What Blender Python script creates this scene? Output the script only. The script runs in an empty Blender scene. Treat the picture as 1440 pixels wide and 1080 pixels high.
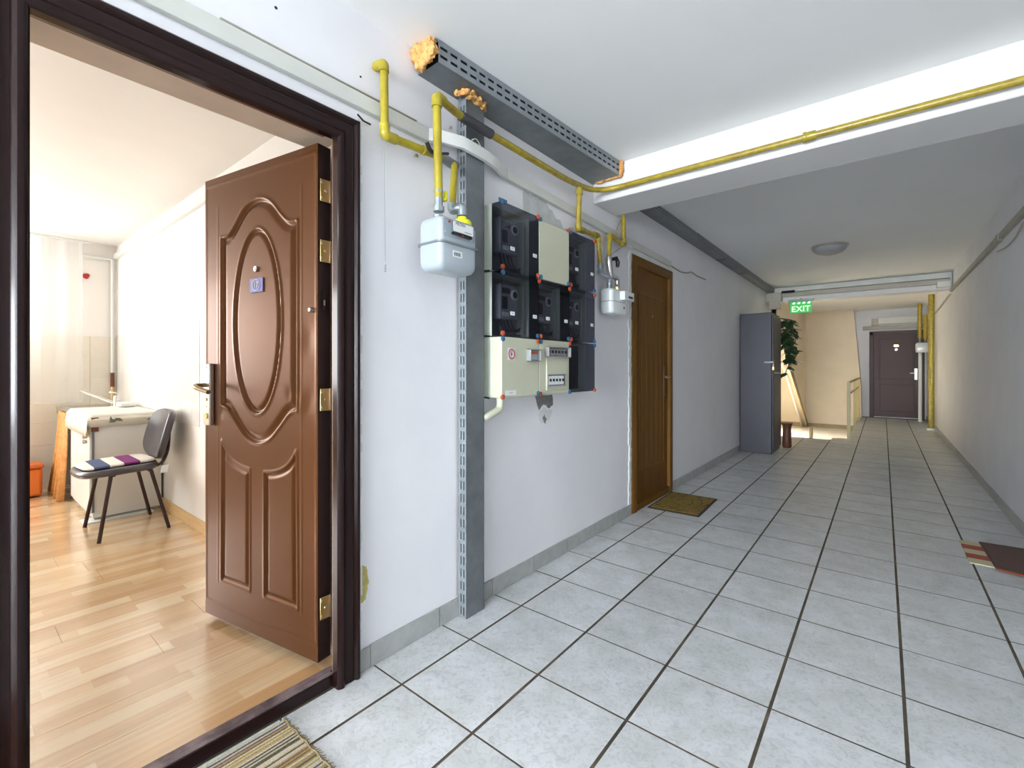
import bpy, bmesh, math, random
import numpy as np
from mathutils import Vector, Matrix, noise
random.seed(7)
C = bpy.context.scene
COL = C.collection
# ------------------------------------------------------------------ camera, light, exposure
F, CY, YAW, CX, CZ = 645.0, 517.0, 0.680, 1.50, 1.12     # focal length / horizon row in pixels of a 1440x1080 frame
cam_d = bpy.data.cameras.new('camera'); cam = bpy.data.objects.new('camera', cam_d); COL.objects.link(cam)
cam_d.sensor_fit = 'HORIZONTAL'; cam_d.sensor_width = 36.0; cam_d.lens = 36.0*F/1440
cam_d.shift_y = -(540.0-CY)/1440.0; cam_d.clip_start = 0.02
cam.location = (CX, 0, CZ); cam.rotation_euler = (math.pi/2, 0, YAW)
C.camera = cam
C.view_settings.view_transform = 'Standard'; C.view_settings.look = 'None'
C.view_settings.gamma = 1.0; C.view_settings.use_curve_mapping = False
C.view_settings.exposure = 0.0
w = bpy.data.worlds.new('world'); C.world = w; w.use_nodes = True
w.node_tree.nodes['Background'].inputs[0].default_value = (0.80, 0.90, 1.0, 1)
w.node_tree.nodes['Background'].inputs[1].default_value = 1.0

def area(name, loc, target, sx, sy, power, color):
    l = bpy.data.lights.new(name, 'AREA'); l.shape = 'RECTANGLE'; l.size = sx; l.size_y = sy
    l.energy = power; l.color = color
    o = bpy.data.objects.new(name, l); COL.objects.link(o); o.location = loc
    o.rotation_euler = (Vector(target)-Vector(loc)).to_track_quat('-Z', 'Y').to_euler()
    return o
area('added_corridor_light', (1.15, -6.92, 1.3), (1.15, 3, 2.3), 1.9, 1.7, 690, (0.90, 0.945, 1.0))  # added source behind the camera, fills the corridor from an unseen window
area('added_lamp_light', (1.2, -1.3, 2.31), (1.2, -1.0, 0), .3, .3, 22, (0.93, 0.955, 1.0))  # nearer source added out of view, paired with the unseen lamp
area('kitchen_window_light', (-4.30, -0.95, 1.50), (0, -0.2, 1.5), 2.4, 1.3, 132, (0.95, 0.98, 1.0))
area('stair_window_light', (-1.42, 10.9, 0.02), (-0.2, 11.3, -1.15), 2.6, 0.5, 700, (1.0, 0.94, 0.84)).data.spread = math.radians(85)

# ------------------------------------------------------------------ pixel helpers (photo pixel + known plane -> world point)
_c, _s = math.cos(YAW), math.sin(YAW)
def ray(u, v):
    a = (u-720)/F; b = (CY-v)/F
    return Vector((-_s+a*_c, _c+a*_s, b))
O = Vector((CX, 0, CZ))
def onx(u, v, x): r = ray(u, v); return O + r*((x-CX)/r.x)
def ony(u, v, y): r = ray(u, v); return O + r*(y/r.y)
def onz(u, v, z): r = ray(u, v); return O + r*((z-CZ)/r.z)

# ------------------------------------------------------------------ materials
def lin(c):
    return tuple(((x/255)/12.92 if x/255 <= 0.04045 else ((x/255+0.055)/1.055)**2.4) for x in c)
def new_mat(name):
    m = bpy.data.materials.new(name); m.use_nodes = True
    nt = m.node_tree; b = nt.nodes['Principled BSDF']; return m, nt, b
def mat(name, rgb, rough=0.5, metal=0.0, bump=0.0, bscale=60, var=0.0, vscale=4.0, dark=None, spec=0.5, stretch=None, emit=0, coat=0, objvar=0.0, detail=4):
    """rgb is sRGB 0..255"""
    m, nt, b = new_mat(name); N = nt.nodes; Lk = nt.links
    b.inputs['Roughness'].default_value = rough; b.inputs['Metallic'].default_value = metal
    b.inputs['Specular IOR Level'].default_value = spec
    if coat: b.inputs['Coat Weight'].default_value = coat; b.inputs['Coat Roughness'].default_value = 0.12
    c = lin(rgb)
    src = None
    if var > 0 or bump > 0:
        tc = N.new('ShaderNodeNewGeometry'); mp = N.new('ShaderNodeMapping')
        Lk.new(tc.outputs['Position'], mp.inputs[0])
        if stretch: mp.inputs['Scale'].default_value = stretch
        src = mp.outputs[0]
    if var > 0:
        n = N.new('ShaderNodeTexNoise'); n.inputs['Scale'].default_value = vscale; n.inputs['Detail'].default_value = detail
        n.inputs['Roughness'].default_value = 0.62
        Lk.new(src, n.inputs['Vector'])
        r = N.new('ShaderNodeValToRGB'); r.color_ramp.elements[0].position = 0.32; r.color_ramp.elements[1].position = 0.68
        d = lin(dark) if dark else tuple(x*(1-var) for x in c)
        r.color_ramp.elements[0].color = (*d, 1); r.color_ramp.elements[1].color = (*c, 1)
        Lk.new(n.outputs['Fac'], r.inputs[0]); out = r.outputs[0]
    else:
        rg = N.new('ShaderNodeRGB'); rg.outputs[0].default_value = (*c, 1); out = rg.outputs[0]
    if objvar > 0:
        oi = N.new('ShaderNodeObjectInfo'); mr = N.new('ShaderNodeMapRange')
        mr.inputs['To Min'].default_value = 1-objvar; mr.inputs['To Max'].default_value = 1+objvar*0.4
        Lk.new(oi.outputs['Random'], mr.inputs['Value'])
        mx = N.new('ShaderNodeVectorMath'); mx.operation = 'SCALE'
        Lk.new(out, mx.inputs[0]); Lk.new(mr.outputs[0], mx.inputs['Scale']); out = mx.outputs[0]
    Lk.new(out, b.inputs['Base Color'])
    if bump > 0:
        n2 = N.new('ShaderNodeTexNoise'); n2.inputs['Scale'].default_value = bscale; n2.inputs['Detail'].default_value = 3
        Lk.new(src, n2.inputs['Vector'])
        bp = N.new('ShaderNodeBump'); bp.inputs['Strength'].default_value = bump; bp.inputs['Distance'].default_value = 0.004
        Lk.new(n2.outputs['Fac'], bp.inputs['Height']); Lk.new(bp.outputs[0], b.inputs['Normal'])
    if emit:
        b.inputs['Emission Color'].default_value = (*c, 1); b.inputs['Emission Strength'].default_value = emit
    return m
M = {}
M['wall'] = mat('wall_paint', (236, 236, 238), 0.6, bump=0.10, bscale=28, var=0.1, vscale=2.2, dark=(229, 229, 232))
M['ceiling'] = mat('ceiling_paint', (243, 245, 244), 0.7, bump=0.06, bscale=18, var=0.1, vscale=0.9, dark=(239, 240, 239))
M['beam'] = mat('beam_paint', (220, 220, 219), 0.6, bump=0.15, bscale=25, var=0.05, vscale=2)
M['kwall'] = mat('kitchen_paint', (240, 236, 230), 0.6, bump=0.1, bscale=40, var=0.05, vscale=1.5)
M['soffit'] = mat('reveal_plaster', (214, 196, 176), 0.7, bump=0.2, bscale=30, var=0.12, vscale=5)
M['cream'] = mat('stair_cream_paint', (226, 212, 188), 0.6, bump=0.15, bscale=30, var=0.1, vscale=1.5)
M['tan_strip'] = mat('stair_band_paint', (150, 132, 98), 0.5, var=0.2, vscale=5)
M['grout'] = mat('floor_grout', (104, 94, 76), 0.9, var=.5, vscale=5, dark=(54, 50, 43), bump=0.3, bscale=200)
M['base_grout'] = mat('skirting_joint', (200, 200, 194), 0.9)
def tile_mat():
    m, nt, b = new_mat('stone_tile'); N = nt.nodes; Lk = nt.links
    g = N.new('ShaderNodeNewGeometry'); oi = N.new('ShaderNodeObjectInfo')
    ad = N.new('ShaderNodeVectorMath'); ad.operation = 'MULTIPLY_ADD'
    cb = N.new('ShaderNodeCombineXYZ'); mu = N.new('ShaderNodeMath'); mu.operation = 'MULTIPLY'; mu.inputs[1].default_value = 37
    Lk.new(oi.outputs['Random'], mu.inputs[0])
    for k in range(3): Lk.new(mu.outputs[0], cb.inputs[k])
    ad.inputs[1].default_value = (1, 1, 1); Lk.new(g.outputs['Position'], ad.inputs[0]); Lk.new(cb.outputs[0], ad.inputs[2])
    n1 = N.new('ShaderNodeTexNoise'); n1.inputs['Scale'].default_value = 7; n1.inputs['Detail'].default_value = 5; n1.inputs['Roughness'].default_value = 0.6
    n2 = N.new('ShaderNodeTexNoise'); n2.inputs['Scale'].default_value = 34; n2.inputs['Detail'].default_value = 5; n2.inputs['Roughness'].default_value = 0.7; n2.inputs['Distortion'].default_value = 1.8
    for n in (n1, n2): Lk.new(ad.outputs[0], n.inputs['Vector'])
    r1 = N.new('ShaderNodeValToRGB'); r1.color_ramp.elements[0].position = .35; r1.color_ramp.elements[1].position = .65
    r1.color_ramp.elements[0].color = (*lin((196, 199, 197)), 1); r1.color_ramp.elements[1].color = (*lin((214, 217, 219)), 1)
    r2 = N.new('ShaderNodeValToRGB'); r2.color_ramp.elements[0].position = .36; r2.color_ramp.elements[1].position = .52
    r2.color_ramp.elements[0].color = (.80, .81, .81, 1); r2.color_ramp.elements[1].color = (1, 1, 1, 1)
    Lk.new(n1.outputs['Fac'], r1.inputs[0]); Lk.new(n2.outputs['Fac'], r2.inputs[0])
    mx = N.new('ShaderNodeVectorMath'); mx.operation = 'MULTIPLY'; Lk.new(r1.outputs[0], mx.inputs[0]); Lk.new(r2.outputs[0], mx.inputs[1])
    mr = N.new('ShaderNodeMapRange'); mr.inputs['To Min'].default_value = .93; mr.inputs['To Max'].default_value = 1.04; Lk.new(oi.outputs['Random'], mr.inputs['Value'])
    sc = N.new('ShaderNodeVectorMath'); sc.operation = 'SCALE'; Lk.new(mx.outputs[0], sc.inputs[0]); Lk.new(mr.outputs[0], sc.inputs['Scale'])
    Lk.new(sc.outputs[0], b.inputs['Base Color'])
    b.inputs['Roughness'].default_value = 0.36; b.inputs['Specular IOR Level'].default_value = .45
    bp = N.new('ShaderNodeBump'); bp.inputs['Strength'].default_value = .25; bp.inputs['Distance'].default_value = .003
    Lk.new(n2.outputs['Fac'], bp.inputs['Height']); Lk.new(bp.outputs[0], b.inputs['Normal'])
    return m
M['tile'] = tile_mat()
M['skirt'] = mat('skirting_stone', (176, 178, 175), 0.45, var=0.2, vscale=14, bump=0.15, bscale=60, objvar=.1)
def laminate():
    m, nt, b = new_mat('laminate_strips'); N = nt.nodes; Lk = nt.links
    g = N.new('ShaderNodeNewGeometry'); sp = N.new('ShaderNodeSeparateXYZ'); Lk.new(g.outputs['Position'], sp.inputs[0])
    def mth(op, a, bb=None):
        n = N.new('ShaderNodeMath'); n.operation = op
        for k, x in enumerate((a, bb)):
            if x is None: continue
            if isinstance(x, (int, float)): n.inputs[k].default_value = x
            else: Lk.new(x, n.inputs[k])
        return n.outputs[0]
    ix = mth('FLOOR', mth('DIVIDE', sp.outputs[0], 0.065))
    wn = N.new('ShaderNodeTexWhiteNoise'); wn.noise_dimensions = '1D'; Lk.new(ix, wn.inputs['W'])
    iy = mth('FLOOR', mth('DIVIDE', mth('ADD', sp.outputs[1], mth('MULTIPLY', wn.outputs['Value'], 3.0)), 0.36))
    cb = N.new('ShaderNodeCombineXYZ'); Lk.new(ix, cb.inputs[0]); Lk.new(iy, cb.inputs[1])
    w2 = N.new('ShaderNodeTexWhiteNoise'); w2.noise_dimensions = '2D'; Lk.new(cb.outputs[0], w2.inputs['Vector'])
    r = N.new('ShaderNodeValToRGB'); e = r.color_ramp.elements
    e[0].color = (*lin((198, 156, 108)), 1); e[1].color = (*lin((230, 204, 166)), 1)
    k = e.new(.5); k.color = (*lin((217, 180, 134)), 1)
    Lk.new(w2.outputs['Value'], r.inputs[0])
    mp = N.new('ShaderNodeMapping'); mp.inputs['Scale'].default_value = (60, 3, 1); Lk.new(g.outputs['Position'], mp.inputs[0])
    n = N.new('ShaderNodeTexNoise'); n.inputs['Scale'].default_value = 1; n.inputs['Detail'].default_value = 4; Lk.new(mp.outputs[0], n.inputs['Vector'])
    r2 = N.new('ShaderNodeValToRGB'); r2.color_ramp.elements[0].position = .3; r2.color_ramp.elements[1].position = .7
    r2.color_ramp.elements[0].color = (.84, .82, .78, 1); r2.color_ramp.elements[1].color = (1, 1, 1, 1); Lk.new(n.outputs['Fac'], r2.inputs[0])
    mx = N.new('ShaderNodeVectorMath'); mx.operation = 'MULTIPLY'; Lk.new(r.outputs[0], mx.inputs[0]); Lk.new(r2.outputs[0], mx.inputs[1])
    Lk.new(mx.outputs[0], b.inputs['Base Color']); b.inputs['Roughness'].default_value = .22; b.inputs['Specular IOR Level'].default_value = .9; b.inputs['Coat Weight'].default_value = 1.0; b.inputs['Coat Roughness'].default_value = .2; b.inputs['Coat IOR'].default_value = 1.6
    return m
M['laminate'] = laminate()
M['plank_gap'] = mat('laminate_joint', (150, 110, 70), 0.8)
M['beech'] = mat('beech_skirting', (226, 188, 132), 0.45, var=.15, vscale=3, stretch=(2, 2, 30))
M['frame'] = mat('dark_brown_lacquer', (32, 17, 16), 0.16, spec=.2, coat=.04)
M['frame_in'] = mat('brown_jamb_reflect', (112, 84, 66), 0.3, metal=.3)  # jamb brown lifted to tan, reflected light put into the colour
M['sill'] = mat('scuffed_sill', (136, 120, 122), 0.4, metal=.3, var=.5, vscale=14, dark=(72, 58, 60))
M['leaf'] = mat('brown_pressed_steel', (98, 57, 18), 0.33, metal=.55, spec=.5, coat=.06, var=.12, vscale=3, bump=.03, bscale=8)
M['leaf_edge'] = mat('leaf_edge_dark', (36, 24, 24), 0.35)
M['gold'] = mat('brass_hinge', (214, 190, 130), 0.28, metal=.85)
M['chrome'] = mat('chrome', (214, 212, 208), 0.18, metal=1.0)
M['satin'] = mat('satin_nickel', (205, 196, 184), 0.28, metal=.9)
M['bronze'] = mat('bronze_lever', (150, 130, 100), 0.3, metal=.8)
M['bronze_dark'] = mat('dark_bronze', (96, 74, 52), .35, metal=.7)
M['galv'] = mat('galvanised_steel', (128, 134, 138), 0.42, metal=.55, var=.25, vscale=9, bump=.04)
M['galv_light'] = mat('galvanised_flange', (150, 158, 162), 0.38, metal=.5, var=.15, vscale=14)
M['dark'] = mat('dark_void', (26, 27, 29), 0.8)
M['yellow'] = mat('yellow_gas_paint', (168, 154, 36), 0.36, var=.35, vscale=16, dark=(146, 130, 28), coat=.2)
M['yellow_worn'] = mat('yellow_worn_paint', (172, 154, 40), 0.36, var=.7, vscale=26, dark=(138, 116, 36), coat=.2)
M['sleeve'] = mat('grey_sleeve', (62, 62, 68), 0.6, var=.15, vscale=20)
M['foam'] = mat('expanding_foam', (224, 176, 108), 0.85, var=.4, vscale=30, dark=(184, 126, 66), bump=.6, bscale=90)
M['meter_grey'] = mat('meter_grey_paint', (168, 178, 184), 0.3, spec=.5, coat=.3)
M['meter_white'] = mat('meter_white_paint', (216, 222, 222), 0.25, coat=.3)
M['string'] = mat('grey_string', (168, 170, 170), .8)
M['white_pl'] = mat('white_plastic', (222, 224, 220), 0.4)
M['trunk'] = mat('trunking_plastic', (208, 210, 202), 0.45, var=.08, vscale=5)
M['trunk_old'] = mat('old_trunking_plastic', (170, 166, 152), 0.5, var=.15, vscale=5)
M['beige'] = mat('enclosure_beige', (196, 198, 174), 0.42, bump=.02, bscale=200)
M['beige_base'] = mat('enclosure_pale_base', (206, 214, 198), 0.45)
M['orange_clip'] = mat('terracotta_clip', (176, 78, 44), 0.5)
M['blue_clip'] = mat('blue_clip', (46, 92, 128), 0.45)
M['black'] = mat('black_plastic', (24, 24, 26), 0.35)
M['ink'] = mat('black_ink', (24, 26, 34), 0.6)
M['red_ink'] = mat('red_ink', (168, 40, 32), 0.5)
M['label'] = mat('paper_label', (226, 230, 228), 0.5)
M['breaker'] = mat('grey_breaker', (150, 152, 152), 0.4)
M['bright_yellow'] = mat('lime_cap', (222, 224, 40), 0.35)
M['wood'] = mat('golden_oak_veneer', (112, 72, 14), 0.5, spec=.18, var=.5, vscale=2.2, dark=(88, 54, 10), stretch=(30, 30, 1.2))
M['wood_frame'] = mat('oak_frame', (118, 80, 20), 0.5, spec=.25, var=.4, vscale=2.2, dark=(90, 60, 14), stretch=(30, 30, 1.2))
M['dark_door'] = mat('far_door_brown', (52, 30, 30), 0.5)
M['cab'] = mat('locker_blue_grey', (50, 51, 60), 0.42, metal=.2, var=.12, vscale=6)
M['rust'] = mat('brown_pot', (92, 56, 40), 0.5)
M['leafgreen'] = mat('plant_leaf', (44, 74, 42), 0.5, var=.3, vscale=20)
M['stem'] = mat('plant_stem', (70, 72, 44), 0.7)
M['mat_gold'] = mat('gold_doormat_pile', (150, 124, 44), 0.95, var=.4, vscale=60, dark=(112, 88, 30), bump=1.0, bscale=400)
M['mat_black'] = mat('doormat_rubber', (48, 42, 42), 0.8)
M['mat_mark'] = mat('doormat_mark', (62, 54, 28), 0.95)
M['brown_mat'] = mat('brown_ribbed_mat', (84, 66, 60), 0.95, bump=.8, bscale=300)
M['mat_rim'] = mat('mat_orange_rim', (150, 70, 34), 0.9)
M['redstripe'] = mat('rug_red_stripe', (160, 78, 58), 0.95, bump=.6, bscale=300)
M['creamstripe'] = mat('rug_cream_stripe', (190, 184, 150), 0.95, bump=.6, bscale=300)
M['lampglass'] = mat('frosted_lamp_glass', (150, 152, 154), 0.35)
M['exit_green'] = mat('exit_green', (50, 160, 70), 0.4, emit=.6)
M['exit_glow'] = mat('exit_white_lit', (190, 255, 190), 0.4, emit=1.6)
M['patch'] = mat('grey_plaster', (206, 209, 206), 0.9, bump=.4, bscale=60, var=.25, vscale=14)
M['patch_dark'] = mat('bare_plaster', (132, 132, 128), 0.95, bump=.8, bscale=60, var=.4, vscale=20)
M['patch_white'] = mat('lifted_paint', (214, 216, 214), 0.7, bump=.5, bscale=60)
M['patch_yellow'] = mat('yellow_foam_smear', (196, 184, 110), 0.8, var=.3, vscale=40)
M['ktile'] = mat('beige_wall_tile', (232, 224, 208), 0.22, var=.06, vscale=8, objvar=.05)
M['ktile_w'] = mat('white_wall_tile', (238, 234, 228), 0.2, objvar=.03)
M['kgrout'] = mat('tile_joint', (214, 208, 196), 0.8)
M['enamel'] = mat('white_enamel', (236, 232, 222), 0.3, var=.05, vscale=3)
M['steel'] = mat('sink_steel', (200, 196, 186), 0.25, metal=.9)
M['cloth'] = mat('oilcloth', (232, 226, 208), 0.4, var=.08, vscale=9)
M['leafprint'] = mat('leaf_print', (120, 122, 100), 0.5)
M['orange_cloth'] = mat('orange_curtain', (222, 166, 100), 0.7, var=.25, vscale=24, dark=(196, 128, 58))
M['orange_bin'] = mat('orange_bin', (226, 122, 44), 0.35)
M['orange_lid'] = mat('orange_bin_lid', (196, 96, 30), 0.35)
M['leather'] = mat('black_leatherette', (62, 58, 64), 0.3, coat=.4)
M['tube'] = mat('dark_brown_tube', (54, 36, 32), 0.3, metal=.4)
M['wh_brown'] = mat('wood_strip_brown', (110, 62, 36), 0.5)
def weave():
    m, nt, b = new_mat('crochet_stripes'); N = nt.nodes; Lk = nt.links
    g = N.new('ShaderNodeNewGeometry'); sp = N.new('ShaderNodeSeparateXYZ'); Lk.new(g.outputs['Position'], sp.inputs[0])
    mr = N.new('ShaderNodeMapRange'); mr.inputs['From Min'].default_value = .50; mr.inputs['From Max'].default_value = .92; Lk.new(sp.outputs[1], mr.inputs['Value'])
    r = N.new('ShaderNodeValToRGB'); r.color_ramp.interpolation = 'CONSTANT'; e = r.color_ramp.elements
    e[0].color = (*lin((226, 218, 208)), 1); e[0].position = 0
    for p, c in ((.2, (74, 84, 116)), (.38, (228, 220, 208)), (.55, (122, 42, 108)), (.75, (226, 218, 208))):
        x = e.new(p); x.color = (*lin(c), 1)
    e[-1].color = (*lin((226, 218, 208)), 1)
    Lk.new(mr.outputs[0], r.inputs[0]); Lk.new(r.outputs[0], b.inputs['Base Color']); b.inputs['Roughness'].default_value = .95
    n = N.new('ShaderNodeTexVoronoi'); n.inputs['Scale'].default_value = 90; Lk.new(g.outputs['Position'], n.inputs['Vector'])
    bp = N.new('ShaderNodeBump'); bp.inputs['Strength'].default_value = .8; bp.inputs['Distance'].default_value = .004
    Lk.new(n.outputs['Distance'], bp.inputs['Height']); Lk.new(bp.outputs[0], b.inputs['Normal'])
    return m
M['weave'] = weave()
def ragrug():
    m, nt, b = new_mat('rag_stripes'); N = nt.nodes; Lk = nt.links
    g = N.new('ShaderNodeNewGeometry'); sp = N.new('ShaderNodeSeparateXYZ'); Lk.new(g.outputs['Position'], sp.inputs[0])
    d = N.new('ShaderNodeMath'); d.operation = 'DIVIDE'; d.inputs[1].default_value = .0062; Lk.new(sp.outputs[0], d.inputs[0])
    f = N.new('ShaderNodeMath'); f.operation = 'FLOOR'; Lk.new(d.outputs[0], f.inputs[0])
    wn = N.new('ShaderNodeTexWhiteNoise'); wn.noise_dimensions = '1D'; Lk.new(f.outputs[0], wn.inputs['W'])
    r = N.new('ShaderNodeValToRGB'); r.color_ramp.interpolation = 'CONSTANT'; e = r.color_ramp.elements
    cols = [(186, 176, 140), (158, 142, 84), (190, 178, 156), (92, 84, 70), (198, 186, 160), (164, 138, 96), (184, 178, 168), (120, 96, 76), (188, 176, 138), (88, 84, 84), (178, 156, 116)]
    e[0].color = (*lin(cols[0]), 1); e[1].color = (*lin(cols[-1]), 1); e[1].position = .93
    for i, c in enumerate(cols[1:-1]):
        x = e.new((i+1)/11.0); x.color = (*lin(c), 1)
    Lk.new(wn.outputs['Value'], r.inputs[0]); Lk.new(r.outputs[0], b.inputs['Base Color']); b.inputs['Roughness'].default_value = .95
    n = N.new('ShaderNodeTexNoise'); n.inputs['Scale'].default_value = 180; Lk.new(g.outputs['Position'], n.inputs['Vector'])
    bp = N.new('ShaderNodeBump'); bp.inputs['Strength'].default_value = .8; bp.inputs['Distance'].default_value = .004
    Lk.new(n.outputs['Fac'], bp.inputs['Height']); Lk.new(bp.outputs[0], b.inputs['Normal'])
    return m
M['ragrug'] = ragrug()
M['fringe'] = mat('rug_fringe', (140, 122, 86), 0.95, bump=.5, bscale=200)
def seethrough(name, tint, rough=.03, gl=.12):
    m = bpy.data.materials.new(name); m.use_nodes = True; nt = m.node_tree; N = nt.nodes; Lk = nt.links
    N.remove(N['Principled BSDF']); out = N['Material Output']
    t = N.new('ShaderNodeBsdfTransparent'); t.inputs[0].default_value = (*tint, 1)
    g = N.new('ShaderNodeBsdfGlossy'); g.inputs['Roughness'].default_value = rough; g.inputs[0].default_value = (.8, .85, .95, 1)
    fr = N.new('ShaderNodeLayerWeight'); fr.inputs[0].default_value = .5
    pw = N.new('ShaderNodeMath'); pw.operation = 'POWER'; pw.inputs[1].default_value = 5.0; Lk.new(fr.outputs['Facing'], pw.inputs[0])
    ad = N.new('ShaderNodeMath'); ad.operation = 'MULTIPLY_ADD'; ad.inputs[1].default_value = .6; ad.inputs[2].default_value = gl*.25
    Lk.new(pw.outputs[0], ad.inputs[0])
    mx = N.new('ShaderNodeMixShader'); Lk.new(ad.outputs[0], mx.inputs[0]); Lk.new(t.outputs[0], mx.inputs[1]); Lk.new(g.outputs[0], mx.inputs[2])
    Lk.new(mx.outputs[0], out.inputs[0]); return m
M['smoke'] = seethrough('smoked_polycarbonate', (.61, .62, .66))
M['clear'] = seethrough('clear_plastic', (.85, .87, .88))
M['glass'] = seethrough('window_glass', (.95, .96, .97))
def sheer():
    m = bpy.data.materials.new('sheer_net'); m.use_nodes = True; nt = m.node_tree; N = nt.nodes; Lk = nt.links
    N.remove(N['Principled BSDF']); out = N['Material Output']
    t = N.new('ShaderNodeBsdfTransparent'); t.inputs[0].default_value = (1, 1, 1, 1)
    d = N.new('ShaderNodeBsdfTranslucent'); d.inputs[0].default_value = (.95, .95, .95, 1)
    df = N.new('ShaderNodeBsdfDiffuse'); df.inputs[0].default_value = (.95, .95, .95, 1)
    a = N.new('ShaderNodeMixShader'); a.inputs[0].default_value = .5; Lk.new(d.outputs[0], a.inputs[1]); Lk.new(df.outputs[0], a.inputs[2])
    mx = N.new('ShaderNodeMixShader'); mx.inputs[0].default_value = .42; Lk.new(t.outputs[0], mx.inputs[1]); Lk.new(a.outputs[0], mx.inputs[2])
    Lk.new(mx.outputs[0], out.inputs[0]); return m
M['sheer'] = sheer()

# ------------------------------------------------------------------ mesh builder
class MB:
    def __init__(s): s.v = []; s.f = []; s.m = []; s.cur = 0
    def add(s, vs, fs):
        b = len(s.v); s.v += [tuple(p) for p in vs]; s.f += [tuple(b+i for i in f) for f in fs]; s.m += [s.cur]*len(fs); return s
    def box(s, x0, x1, y0, y1, z0, z1):
        return s.hexa([(x0, y0), (x1, y0), (x1, y1), (x0, y1)], z0, z1)
    def hexa(s, q, z0, z1):
        n = len(q); vs = [(*p, z0) for p in q]+[(*p, z1) for p in q]
        fs = [tuple(range(n-1, -1, -1)), tuple(range(n, 2*n))]+[(i, (i+1) % n, (i+1) % n+n, i+n) for i in range(n)]
        return s.add(vs, fs)
    def obox(s, c, ax, ay, az, hx, hy, hz):
        c = Vector(c); ax = Vector(ax).normalized()*hx; ay = Vector(ay).normalized()*hy; az = Vector(az).normalized()*hz
        vs = [c+ax*i+ay*j+az*k for k in (-1, 1) for (i, j) in ((-1, -1), (1, -1), (1, 1), (-1, 1))]
        return s.add(vs, [(3, 2, 1, 0), (4, 5, 6, 7), (0, 1, 5, 4), (1, 2, 6, 5), (2, 3, 7, 6), (3, 0, 4, 7)])
    def prism(s, poly, axis, a, b):
        """poly in the two other axes, extruded along axis from a to b"""
        def P(p, t): return {'x': (t, p[0], p[1]), 'y': (p[0], t, p[1]), 'z': (p[0], p[1], t)}[axis]
        n = len(poly); vs = [P(p, a) for p in poly]+[P(p, b) for p in poly]
        return s.add(vs, [tuple(range(n-1, -1, -1)), tuple(range(n, 2*n))]+[(i, (i+1) % n, (i+1) % n+n, i+n) for i in range(n)])
    def tube(s, pts, r, seg=14, cap=True):
        pts = [Vector(p) for p in pts]; n = len(pts)
        rs = r if isinstance(r, (list, tuple)) else [r]*n
        tang = []
        for i in range(n):
            a = pts[max(i-1, 0)]; b = pts[min(i+1, n-1)]; tang.append((b-a).normalized())
        up = Vector((0, 0, 1)) if abs(tang[0].z) < .9 else Vector((1, 0, 0))
        nrm = (up-tang[0]*up.dot(tang[0])).normalized(); vs = []
        for i in range(n):
            t = tang[i]; nrm = (nrm-t*nrm.dot(t))
            nrm = nrm.normalized() if nrm.length > 1e-6 else t.orthogonal().normalized()
            bn = t.cross(nrm)
            for k in range(seg):
                a = 2*math.pi*k/seg; vs.append(pts[i]+(nrm*math.cos(a)+bn*math.sin(a))*rs[i])
        fs = [(i*seg+k, i*seg+(k+1) % seg, (i+1)*seg+(k+1) % seg, (i+1)*seg+k) for i in range(n-1) for k in range(seg)]
        if cap: fs += [tuple(range(seg-1, -1, -1)), tuple((n-1)*seg+k for k in range(seg))]
        return s.add(vs, fs)
    def cyl(s, p0, p1, r, r1=None, seg=16): return s.tube([p0, p1], [r, r if r1 is None else r1], seg)
    def lathe(s, prof, c, axis='z', seg=24):
        c = Vector(c); vs = []; n = len(prof)
        for (r, h) in prof:
            for k in range(seg):
                a = 2*math.pi*k/seg; ca, sa = r*math.cos(a), r*math.sin(a)
                vs.append(c+Vector({'z': (ca, sa, h), 'x': (h, ca, sa), 'y': (sa, h, ca)}[axis]))
        fs = [(i*seg+k, i*seg+(k+1) % seg, (i+1)*seg+(k+1) % seg, (i+1)*seg+k) for i in range(n-1) for k in range(seg)]
        fs += [tuple(range(seg-1, -1, -1)), tuple((n-1)*seg+k for k in range(seg))]
        return s.add(vs, fs)
    def blob(s, c, r, sub=3, amp=.35, freq=18, sc=(1, 1, 1)):
        bm = bmesh.new(); bmesh.ops.create_icosphere(bm, subdivisions=sub, radius=1.0); c = Vector(c)
        vs = []
        for v in bm.verts:
            d = v.co.normalized(); p = Vector((d.x*sc[0], d.y*sc[1], d.z*sc[2]))*r
            k = 1+amp*noise.noise((c+p)*freq)+amp*.5*noise.noise((c+p)*freq*2.6)
            vs.append(c+p*k)
        fs = [tuple(v.index for v in f.verts) for f in bm.faces]; bm.free(); return s.add(vs, fs)
    def build(s, name, m, parent=None, smooth=False, bevel=0, loc=None, kind=None, seg=2):
        me = bpy.data.meshes.new(name)
        root = Vector((0, 0, 0))
        if parent is not None:
            p = parent
            while p is not None: root += p.location; p = p.parent
        if loc is not None: root = root+Vector(loc)
        me.from_pydata([(x[0]-root.x, x[1]-root.y, x[2]-root.z) for x in s.v], [], s.f)
        bm = bmesh.new(); bm.from_mesh(me); bmesh.ops.recalc_face_normals(bm, faces=bm.faces); bm.to_mesh(me); bm.free()
        for mm in (m if isinstance(m, list) else [m]): me.materials.append(mm)
        if len(me.materials) > 1:
            for p, i in zip(me.polygons, s.m): p.material_index = i
        if smooth:
            for p in me.polygons: p.use_smooth = True
            me.set_sharp_from_angle(angle=math.radians(35))
        o = bpy.data.objects.new(name, me); COL.objects.link(o)
        if parent is not None: o.parent = parent
        if loc is not None: o.location = loc
        if bevel:
            b = o.modifiers.new('bevel', 'BEVEL'); b.width = bevel; b.segments = seg; b.limit_method = 'ANGLE'
            if not smooth:
                for p in me.polygons: p.use_smooth = True
                me.set_sharp_from_angle(angle=math.radians(35))
        if kind: o['kind'] = kind
        return o
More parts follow.
